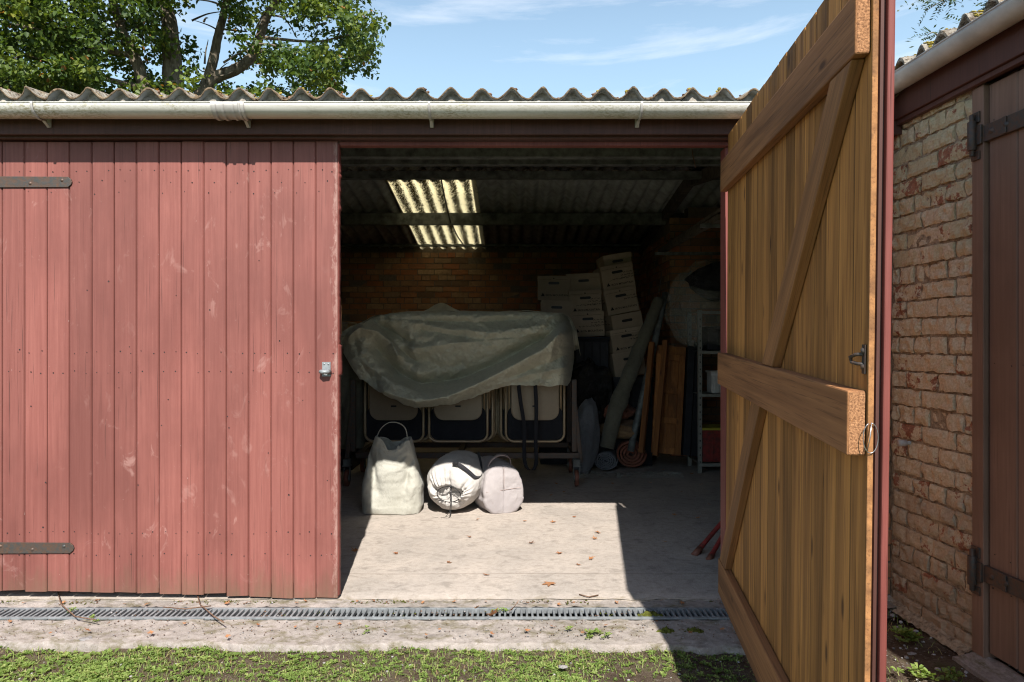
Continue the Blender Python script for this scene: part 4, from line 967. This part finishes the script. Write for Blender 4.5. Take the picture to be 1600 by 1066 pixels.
# planks stored overhead along the right side
for i, (x, z, w, h, y0, y1) in enumerate(((1.63, 2.30, .10, .03, 5.1, 7.8), (1.72, 2.345, .12, .03, 4.9, 7.7), (1.60, 2.245, .05, .05, 5.4, 7.8))):
    b = MB(); b.bar((x, y0, z), (x+.04, y1, z+.02*i), w, h, a=.9); tag(b.build('plank', M['old_timber'], None, bevel=.003), ['broad weathered plank stored overhead along the right side', 'uppermost plank stored under the roof at the right', 'thin square batten beneath the overhead planks'][i], 'plank', 'planks stored overhead')
b = MB(); b.bar((1.5, 5.6, 2.215), (2.9, 5.6, 2.215), .04, .03); b.bar((1.5, 7.4, 2.215), (2.9, 7.4, 2.215), .04, .03); gpart(b, 'plank_rest', M['purlin'])
b = MB(); b.tube([P(686, 262, 7.0), P(694, 305, 7.5), P(703, 345, 8.1), P(715, 370, 8.8), P(727, 387, 9.4)], .008, 6); tag(b.build('cable', M['black'], None), 'thin black cable slung under the roof light', 'cable')
# twig and paper scrap near header at right
b = MB(); b.tube([P(1081, 232, 4.4), P(1083, 245, 4.4), P(1087, 262, 4.4)], .003, 5); tag(b.build('twig', M['twig'], None), 'dry stalk hanging from the beam at the top right of the opening', 'twig')

# long-handled red tool inside the door post
LT = empty('loppers', P(1110, 880, 4.15), 'red-handled long tool leaning on the floor behind the open door', 'tool'); L = -Vector(LT.location)
for (a, c) in ((P(1087, 865, 4.27), P(1150, 790, 4.5)), (P(1106, 878, 4.18), P(1150, 800, 4.45))):
    b = MB(); pts = [a.lerp(c, t) for t in np.linspace(0, 1, 10)]; b.tube(pts, [.017, .018]+[.014]*8, 10); o = b.build('handle', M['red_plastic'], LT); o.location = L
    b = MB(); d = (c-a).normalized(); b.tube([a-d*.02, a+d*.05], .0195, 10); o = b.build('grip', M['rubber'], LT); o.location = L
b = MB(); c = P(1150, 795, 4.47); b.tube([c, c+Vector((.03, .0, .08))], .02, 8); o = b.build('jaw', M['iron'], LT); o.location = L

# ------------------------------------------------------------------ dry leaves
def maple(s_):
    out = []
    for k in range(5):
        a = R(90+(k-2)*52); L_ = (1.0, .9, .62)[abs(k-2)]
        out.append((a-R(9), L_*.72)); out.append((a, L_)); out.append((a+R(9), L_*.72)); out.append((a+R(26), .38))
    out = out[:-1]+[(R(90+180), .22)]
    c = Vector((0, 0, 0)); vs = [(0, 0, 0)]; cu = random.uniform(.2, .9)
    for a, r in out: x, y = r*math.cos(a)*s_, r*math.sin(a)*s_; vs.append((x, y, s_*cu*(r**2)*(.5+.5*math.sin(a*2+cu*6))*.6))
    n = len(out); return vs, [(0, 1+i, 1+(i+1) % n) for i in range(n)]
leafspots = [(1015, 755, 0), (690, 738, 0), (860, 775, 1), (870, 757, 0), (935, 833, 1), (930, 843, 1), (865, 817, 1), (898, 809, 1), (745, 813, 1), (875, 866, 1), (922, 874, 1), (903, 884, 1), (859, 913, 2), (829, 850, 1), (735, 840, 1), (820, 815, 1), (1053, 806, 0), (1065, 770, 0), (1040, 848, 0), (1080, 742, 0), (1000, 728, 0), (975, 745, 0), (1035, 735, 0), (1095, 758, 0), (880, 770, 0), (838, 768, 0), (620, 866, 1), (700, 880, 1), (760, 900, 1), (1075, 720, 0), (1050, 724, 0), (1100, 735, 0), (958, 757, 0), (1020, 715, 0), (556, 862, 1), (1090, 810, 0), (1110, 790, 0)]
ORD = ['first', 'second', 'third', 'fourth', 'fifth', 'sixth', 'seventh', 'eighth', 'ninth', 'tenth', 'eleventh', 'twelfth', 'thirteenth', 'fourteenth', 'fifteenth', 'sixteenth', 'seventeenth', 'eighteenth', 'nineteenth', 'twentieth', 'twenty-first', 'twenty-second']
leafspots.sort()
for (px, py, k) in leafspots:
    rk = ORD[[q for q in leafspots if q[2] == k].index((px, py, k))]
    Y = CH*F/(py-533); s_ = (random.uniform(.022, .036) if k < 2 else .055); vs, fs = maple(s_); b = MB(); b.add(vs, fs, random.random(), 0, False)
    o = b.build('dry_leaf', M['dry_leaf'], None, solid=.0007); o.location = ((px-800)*Y/F, Y, .007); o.rotation_euler = (random.uniform(-.2, .2), random.uniform(-.2, .2), random.random()*6)
    tag(o, {0: rk+' from the left of the brown dry leaves on the shaded floor', 1: rk+' from the left of the orange dry leaves on the sunlit floor', 2: 'large pale brown maple leaf lying near the front edge of the floor'}[k], 'leaf', 'dry leaves scattered on the garage floor')
for i in range(44):
    bk = i//2; far_ = i % 2; px = (i//2+random.uniform(.1, .9))*52; Y = random.uniform(3.49, 3.54) if far_ else random.uniform(3.14, 3.32)
    vs, fs = maple(random.uniform(.010, .024)); b = MB(); b.add(vs, fs, random.random()); o = b.build('dry_leaf', M['dry_leaf'], None, solid=.0006); o.location = ((px-800)*Y/F, Y, -.006 if Y > 3.47 else -.018); o.rotation_euler = (random.uniform(-.4, .4), random.uniform(-.4, .4), random.random()*6)
    tag(o, ORD[bk]+' curled leaf scrap from the left '+('between drain and doors' if far_ else 'on the paving before the drain'), 'leaf', 'leaf scraps along the drain')
for (px, py, s_) in ((770, 962, .045), (802, 953, .05), (745, 797+155, .02)):
    Y = CH*F/(py-533); vs, fs = maple(s_); b = MB(); b.add(vs, fs, .35); o = b.build('dry_leaf', M['dry_leaf'], None, solid=.0007); o.location = ((px-800)*Y/F, Y, .008); o.rotation_euler = (R(50), R(20), px)
    tag(o, {770: 'curled orange leaf on the drain left of the small weed', 802: 'upright orange leaf on the drain right of the small weed', 745: 'little orange leaf on the drain'}[px], 'leaf')
# twigs
for i, (pts, lab) in enumerate(((((90, 925), (95, 945), (118, 965), (150, 970)), 'reddish twig lying across the drain at the left'), (((305, 915), (312, 945), (335, 965), (350, 974)), 'bent twig lying over the drain in front of the closed door'), (((255, 950), (290, 953), (330, 948)), 'thin straight twig lying along the drain slots'), (((905, 930), (920, 934), (935, 931)), 'small curved twig on the mossy threshold'))):
    b = MB(); b.tube([Vector(((x-800)*(CH*F/(y-533))/F, CH*F/(y-533), .004)) for x, y in pts], .003, 5); tag(b.build('twig', M['twig'], None), lab, 'twig')
# moss pads
for (px, py, sx, lab) in ((1017, 965, .085, 'dark green moss cushion on the edge of the drain in the door shadow'), (1040, 985, .05, 'small moss tuft on the shaded paving'), (1085, 985, .06, 'flat moss patch on the shaded paving near the open door')):
    Y = (CH+.03)*F/(py-533); b = MB(); x_ = (px-800)*Y/F
    b.grid(60, 30, lambda u, v: (x_+(u-.5)*2*sx, Y+(v-.5)*sx*.9, (-.022 if py < 975 else -.036)+max(-.03, .016-.034*(((u-.5)*2)**2+((v-.5)*2)**2)**1.0+.014*fn((u*4, v*3, px), 1.6)+.006*fn((u*30, v*20, px), 1)))); tag(b.build('moss_clump', M['moss']), lab, 'moss')
b = MB()
for i in range(900):
    x = random.uniform(-2.8, 1.1); y = 3.535+random.gauss(0, .014)
    if fn((x, 0, 0), 2.5) < .0: continue
    s_ = random.uniform(.002, .007); b.lathe([(0, s_*.6), (s_, 0), (0, -s_*.4)], 5, Matrix.Translation((x, y, -.012)), m=random.choice((0, 0, 1, 2)))
for i in range(700):
    x = random.uniform(-2.8, 1.1); y = random.uniform(3.35, 3.455); s_ = random.uniform(.002, .007)
    if fn((x, 5, 0), 1.6) < .05: continue
    b.lathe([(0, s_*.6), (s_, 0), (0, -s_*.4)], 5, Matrix.Translation((x, y, -.02+random.uniform(-.012, .005))), m=random.choice((0, 2, 2, 1)))
for i in range(800):
    x = random.uniform(-2.8, 1.1); y = random.uniform(3.16, 3.34); s_ = random.uniform(.0015, .0045)
    b.lathe([(0, s_*.6), (s_, 0), (0, -s_*.4)], 5, Matrix.Translation((x, y, -.044+.1*(y-3.1))), m=random.choice((1, 2, 2)))
tag(b.build('gravel_and_moss', [M['moss'], M['stone'], M['twig']]), kind='stuff')

# ------------------------------------------------------------------ grass and weeds
def np_mesh(name, V, Fq, A, mat, parent=None):
    me = bpy.data.meshes.new(name); me.vertices.add(len(V)); me.vertices.foreach_set('co', V.astype(np.float32).ravel())
    k = Fq.shape[1]; me.loops.add(Fq.size); me.loops.foreach_set('vertex_index', Fq.astype(np.int32).ravel()); me.polygons.add(len(Fq))
    me.polygons.foreach_set('loop_start', np.arange(0, Fq.size, k, dtype=np.int32)); me.update(calc_edges=True)
    at = me.attributes.new('v', 'FLOAT', 'FACE'); at.data.foreach_set('value', A.astype(np.float32)); me.materials.append(mat)
    return link(bpy.data.objects.new(name, me), parent)
def blades(n, xr, yr, hr, dens, wr=.0016):
    V = []; Fc = []; A = []
    i = 0
    while i < n:
        x = random.uniform(*xr); y = random.uniform(*yr)
        if random.random() > dens(x, y): i += 1; continue
        h = random.uniform(*hr); a = random.random()*6.283; ln = random.uniform(.5, 2.2)*h; w = random.uniform(.6, 1.4)*wr; z = gz2(x, y)
        dx, dy = math.cos(a), math.sin(a); sx, sy = -dy*w, dx*w; b0 = len(V)
        V += [(x-sx, y-sy, z-.004), (x+sx, y+sy, z-.004), (x+dx*ln*.4+sx*.8, y+dy*ln*.4+sy*.8, z+h*.6), (x+dx*ln*.4-sx*.8, y+dy*ln*.4-sy*.8, z+h*.6), (x+dx*ln+sx*.15, y+dy*ln+sy*.15, z+h), (x+dx*ln-sx*.15, y+dy*ln-sy*.15, z+h)]
        c = random.random()*.85 if random.random() > .14 else random.uniform(.88, 1); Fc += [(b0, b0+1, b0+2, b0+3), (b0+3, b0+2, b0+4, b0+5)]; A += [c, c]; i += 1
    return np.array(V), np.array(Fc), np.array(A)
def gd(x, y):
    d = .72+1.3*fn((x, y, 2), 1.3, 4)
    edge = 3.17+.10*fn((x, 0, 8), 2.2)+.03*fn((x, 3, 8), 12)-y
    if edge < 0: return 0
    if x > .75: d *= .25
    return max(.04, min(1, d))*min(1, edge/.04)
V, Fc, A = blades(70000, (-3.2, 1.15), (1.9, 3.2), (.004, .02), gd, .0013); tag(np_mesh('grass', V, Fc, A, M['grass']), kind='stuff')
V, Fc, A = blades(9000, (1.1, 3), (2.0, 3.5), (.006, .025), lambda x, y: .3 if fn((x, y, 4), 2) > .1 and (1.9-x) > 0 else .03); tag(np_mesh('grass', V, Fc, A, M['grass']), kind='stuff')
V, Fc, A = blades(26000, (-5, 4), (-2.5, 1.9), (.015, .05), lambda x, y: .8, .003); tag(np_mesh('grass', V, Fc, A, M['grass']), kind='stuff')
def leaflets(V, Fc, A, x, y, z, n, s_, tone, rise=.5):
    for k in range(n):
        a = random.random()*6.283 if n < 3 else k*6.283/n+random.uniform(-.4, .4); L_ = s_*random.uniform(.6, 1.2); w = L_*random.uniform(.28, .42); dx, dy = math.cos(a), math.sin(a); px, py = -dy, dx; h = L_*random.uniform(.15, rise)+.003; st = L_*.35
        b0 = len(V); P0 = [(st*.3, 0, .2), (st+L_*.25, w*.85, .75), (st+L_*.65, w, 1), (st+L_, 0, .85), (st+L_*.65, -w, 1), (st+L_*.25, -w*.85, .75)]
        for d_, e_, hh in P0: V.append((x+dx*d_+px*e_, y+dy*d_+py*e_, z+h*hh+abs(e_)*.25))
        c = min(1, max(0, tone+random.uniform(-.3, .3))); Fc += [(b0, b0+1, b0+2, b0+3), (b0, b0+3, b0+4, b0+5)]; A += [c, c]
V, Fc, A = [], [], []
for i in range(24000):
    x = random.uniform(-3.1, 1.0); y = random.uniform(2.1, 3.19); d = gd(x, y)*(.25+1.3*max(0, fn((x, y, 7), 1.7, 3)+.25))
    if x < -1.5: d *= 1.5
    if random.random() > d: continue
    leaflets(V, Fc, A, x, y, gz2(x, y), random.choice((3, 4, 5, 6)), random.uniform(.005, .016)*(1.3 if x < -1.2 else 1), random.random()*.9)
tag(np_mesh('ground_cover', np.array(V), np.array(Fc), np.array(A), M['weed']), kind='stuff')
def weed(loc, n, s_, lab, h=.03):
    V, Fc, A = [], [], []
    for i in range(n): leaflets(V, Fc, A, loc[0]+random.gauss(0, s_*1.3), loc[1]+random.gauss(0, s_*.9), loc[2]+random.uniform(0, h), 5, s_, .6, .8)
    tag(np_mesh('weed', np.array(V), np.array(Fc), np.array(A), M['weed']), lab, 'weed')
def gp(px, py, z=0): Y = (CH-z)*F/(py-533); return ((px-800)*Y/F, Y, z)
weed(gp(925, 997, -.045), 7, .016, 'leafy green weed growing in the paving crack right of centre'); weed(gp(889, 992, -.045), 3, .012, 'tiny weed in the paving crack left of the leafy one')
weed(gp(784, 958, -.02), 5, .014, 'small weed sprouting through the drain between orange leaves'); weed(gp(1412, 1003, -.045), 20, .024, 'bushy green weed behind the free edge of the open door', .05)
weed(gp(1440, 1060, -.045), 12, .020, 'low weed at the bottom edge right of the open door'); weed(gp(1510, 1000, -.04), 5, .012, 'small weed at the foot of the brown door frame')
weed(gp(150, 975, -.04), 5, .012, 'small weed on the paving at the far left'); weed(gp(572, 992, -.04), 3, .01, 'tiny weed with an orange leaf on the paving at left of centre'); weed(gp(120, 962, -.03), 3, .012, 'little weed leaning over the drain at the left'); weed(gp(945, 1000, -.045), 3, .012, 'weed tuft just right of the leafy weed in the crack'); weed(gp(1485, 1062, -.045), 9, .02, 'weed before the sill of the brown door')
b = MB()
for i in range(700):
    x = random.uniform(1.05, 2.1); y = random.uniform(2.3, 3.5); s_ = random.uniform(.003, .012)
    if random.random() < .7: s_ *= .6
    b.lathe([(0, s_*.6), (s_*.9, s_*.3), (s_, -s_*.1), (0, -s_*.5)], 6, Matrix.Translation((x, y, gz2(x, y)+.002)) @ Matrix.Rotation(random.random(), 4, 'X') @ Matrix.Scale(random.uniform(.6, 1.4), 4, (1, 0, 0)))
for i in range(260):
    x = random.uniform(-3, 1); y = random.uniform(2.3, 3.05); s_ = random.uniform(.003, .008); b.lathe([(0, s_*.6), (s_*.9, s_*.3), (s_, -s_*.1), (0, -s_*.5)], 6, Matrix.Translation((x, y, gz2(x, y)+.002)))
tag(b.build('gravel', M['stone']), kind='stuff')
for (px, py, s_, lab) in ((135, 1000, .035, 'flat grey stone at the grass edge on the left'), (880, 1042, .018, 'pale stone chip in the grass right of centre'), (1425, 1022, .02, 'pale brown curled leaf stone by the bushy weed')):
    lump('stone', lab, 'stone', gp(px, py, -.05), (s_, s_*.7, s_*.35), 'stone', px, .3)

# ------------------------------------------------------------------ trees
def tree_leaves(clumps, per, size, rad):
    n = len(clumps)*per; C = np.repeat(np.array(clumps), per, axis=0); d = rng.normal(size=(n, 3)); d /= np.linalg.norm(d, axis=1)[:, None]; r = rad*rng.random(n)[:, None]**.55
    C = C+d*r*np.array([1.15, 1.15, .8]); ax = rng.normal(size=(n, 3))*.8; ax[:, 2] += -.5; ax /= np.linalg.norm(ax, axis=1)[:, None]
    up = rng.normal(size=(n, 3))*.7+np.array([0, -.35, .9]); sd = np.cross(ax, up); sd /= np.linalg.norm(sd, axis=1)[:, None]+1e-9; nr = np.cross(sd, ax)
    s_ = size*rng.uniform(.55, 1.25, n)[:, None]
    pts = [(-.1, 0, 0), (.12, .42, .12), (.55, .36, .14), (1, 0, -.05), (.55, -.36, .14), (.12, -.42, .12)]
    V = np.stack([C+s_*(ax*a+sd*b_+nr*c) for a, b_, c in pts], axis=1).reshape(-1, 3); base = np.arange(n)[:, None]*6
    Fq = np.concatenate([base+np.array([[0, 1, 2, 3]]), base+np.array([[0, 3, 4, 5]])], axis=1).reshape(-1, 4)
    tone = np.clip(np.repeat(rng.random(len(clumps))*.55, per)+rng.random(n)*.4, 0, .93); hot = rng.random(n) < .010; tone[hot] = 1; return V, Fq, np.repeat(tone, 2)
Yt = 18.0
TREE = empty('sycamore_tree', (P(285, 533, Yt).x, Yt, 0), 'large broad-leaved tree with several grey limbs behind the garage roof', 'tree'); L = -Vector(TREE.location)
def T(px, py, dy=0): return P(px, py, Yt)+Vector((0, dy, 0))
b = MB()
root = T(290, 533)*1; root.z = -.1
def limb(pts, r0, r1, sway=.06):
    n = 8; P_ = [Vector(p) for p in pts]; out = []
    for i in range(len(P_)-1):
        p0 = P_[max(i-1, 0)]; p1 = P_[i]; p2 = P_[i+1]; p3 = P_[min(i+2, len(P_)-1)]
        for k in range(n):
            t = k/n; q = .5*((2*p1)+(p2-p0)*t+(2*p0-5*p1+4*p2-p3)*t*t+(3*p1-p0-3*p2+p3)*t**3); out.append(q+Vector((sway*noise.noise(q*1.3), sway*noise.noise(q*1.3+Vector((9, 0, 0))), 0)))
    out.append(P_[-1]); N = len(out); b.tube(out, [r0+(r1-r0)*i/(N-1) for i in range(N)], 10, jit=.06)
limb([root, T(288, 400), T(280, 250), T(273, 130), T(265, 50), T(252, -20), T(248, -120)], .42, .09)
limb([T(280, 260), T(250, 180, -.3), T(225, 100, -.5), T(200, 30, -.6), T(180, -60, -.6)], .2, .07)
limb([T(280, 240), T(296, 170, .2), T(320, 120, .3), T(365, 100, .3), T(393, 72, .3), T(412, 20, .3), T(440, -30, .3)], .20, .08)
limb([T(312, 125, .3), T(330, 85, .2), T(336, 45, .2), T(348, -10, .2), T(352, -80, .2)], .14, .07)
limb([T(393, 72, .3), T(430, 85, 0), T(470, 105, -.3), T(520, 130, -.5)], .05, .02, .02); limb([T(400, 50, .3), T(440, 62, 0), T(500, 70, -.2), T(560, 60, -.3)], .05, .015, .02)
limb([T(225, 100, -.5), T(170, 95, -1), T(110, 80, -1.2), T(30, 70, -1.4), T(-60, 60, -1.4)], .08, .02); limb([T(273, 150), T(200, 140, -.6), T(120, 120, -1), T(0, 100, -1.5)], .09, .02)
limb([T(340, 40, .2), T(370, 48, 0), T(390, 55, -.2)], .03, .015, .01); limb([T(415, 15, .3), T(445, 30, 0), T(468, 65, -.2)], .03, .01, .01); limb([T(365, 100, .3), T(350, 118, 0), T(330, 122, -.2)], .03, .01, .01)
for i in range(46):
    a = T(random.uniform(-60, 560), random.uniform(-40, 120), random.uniform(-1.5, 1.5)); d = Vector((random.uniform(-1, 1), random.uniform(-.5, .5), random.uniform(-.3, .8))); limb([a, a+d*.5, a+d*1.1+Vector((0, 0, -.1))], .03, .008, .05)
o = b.build('trunk', M['bark'], TREE); o.location = L
edge = [(-300, 520), (-150, 560), (-60, 585), (0, 597), (40, 607), (75, 604), (100, 592), (120, 585), (128, 565), (140, 548), (250, 540)]
gaps = [(338, 70, 18, 50), (352, 60, 14, 34), (308, 45, 9, 18), (425, 40, 16, 13), (575, 128, 26, 18), (352, 110, 14, 8), (455, 60, 12, 7), (325, 15, 10, 22), (380, 125, 22, 7), (180, 118, 10, 6), (520, 40, 8, 6)]
TRK = [(275, 150), (270, 90), (265, 50), (252, -20)]; TRK2 = [(250, 180), (225, 100), (200, 30)]; TRK3 = [(296, 170), (320, 120), (365, 100), (393, 72), (412, 20), (440, -30)]
cl = []
while len(cl) < 2500:
    px = random.uniform(-330, 612); py = random.uniform(-330, 215); dy = random.uniform(-2.6, 2.6)
    if px > interp(py, edge)-18+10*fn((py/18, dy, 0), 1): continue
    sc = (Yt+dy)/Yt; bad = False
    for gx_, gy_2, rx, ry in gaps:
        if ((px-gx_)/(rx+15))**2+((py-gy_2)/(ry+15))**2 < 1 and random.random() < .985: bad = True
    if bad: continue
    if fn((px/60, py/45, dy), 1, 3) < -.36+.10*(px > 300): continue
    tr_ = min(segd((px, py), a, c) for a, c in zip(TRK, TRK[1:])); tr2 = min(segd((px, py), a, c) for a, c in zip(TRK2, TRK2[1:])); tr3 = min(segd((px, py), a, c) for a, c in zip(TRK3, TRK3[1:]))
    if dy < .5 and min(tr_, tr2, tr3) < 26 and random.random() < .62: continue
    cl.append(tuple(P(px, py, Yt+dy)))
V, Fq, A = tree_leaves(cl, 68, .108, .36); o = np_mesh('crown', V, Fq, A, M['tree_leaf'], TREE); o.location = L
# rowan-like twigs over the outbuilding roof
Yr = 9.0
RT_ = empty('rowan_tree', (7.8, Yr, 0), 'feathery-leaved tree whose twigs hang over the outbuilding roof', 'tree'); L = -Vector(RT_.location); b = MB()
limb([(7.8, Yr, -.1), (7.7, Yr, 3), (7.3, Yr, 5.2), (6.9, Yr, 6.6)], .22, .07)
tw = []
def twig(a, c, n=12):
    a, c = Vector(a), Vector(c); limb([a, a.lerp(c, .5)+Vector((0, 0, .06)), c], .016, .003, .02)
    for k in range(n): q = a.lerp(c, (k+.5)/n)+Vector((0, 0, .04)); tw.append(q)
for (p, q) in (((1600, -60), (1445, 18)), ((1560, -80), (1470, 10)), ((1620, -30), (1500, 45)), ((1640, -10), (1520, 62)), ((1600, -90), (1400, -12)), ((1660, 0), (1560, 30)), ((1640, -60), (1540, 5)), ((1500, -120), (1392, 10))): 
    limb([(6.9, Yr, 6.0), P(p[0], p[1], Yr)], .03, .016); twig(P(p[0], p[1], Yr), P(q[0], q[1], Yr))
twig(P(1470, 60, Yr)+Vector((0, 0, 0)), P(1448, 56, Yr), 2)
o = b.build('trunk', M['bark'], RT_); o.location = L
V, Fc, A = [], [], []
for q in tw:
    for s1 in range(3):
        d = Vector((random.uniform(-1, .3), random.uniform(-.6, .6), random.uniform(-.8, .2))).normalized(); sd = d.cross(Vector((0, 0, 1))).normalized(); ln = random.uniform(.14, .24)
        for k in range(6):
            c = q+d*ln*(k+1)/6
            for sg in (-1, 1):
                l = (sd*sg+d*.5).normalized()*ln*.30; w = l.cross(Vector((random.uniform(-.4, .4), random.uniform(-1, -.2), .5))).normalized()*.012; b0 = len(V); V += [tuple(c), tuple(c+l*.5+w), tuple(c+l), tuple(c+l*.5-w)]; Fc.append((b0, b0+1, b0+2, b0+3)); A.append(random.random())
for i in range(1500):
    c = Vector((7.2, Yr, 7.4))+Vector((random.gauss(0, .9), random.gauss(0, 1.0), random.gauss(0, .8)))
    if c.z < CH+(533+10)*Yr/F and c.x < 6.9: continue
    for k in range(8):
        l = Vector((random.gauss(0, .05), random.gauss(0, .05), random.gauss(0, .04))); w = l.cross(Vector((.3, -1, .5))).normalized()*.014; b0 = len(V); cc_ = c+l*2; V += [tuple(cc_), tuple(cc_+l*.5+w), tuple(cc_+l), tuple(cc_+l*.5-w)]; Fc.append((b0, b0+1, b0+2, b0+3)); A.append(random.random())
o = np_mesh('crown', np.array(V), np.array(Fc), np.array(A), M['rowan_leaf'], RT_); o.location = L
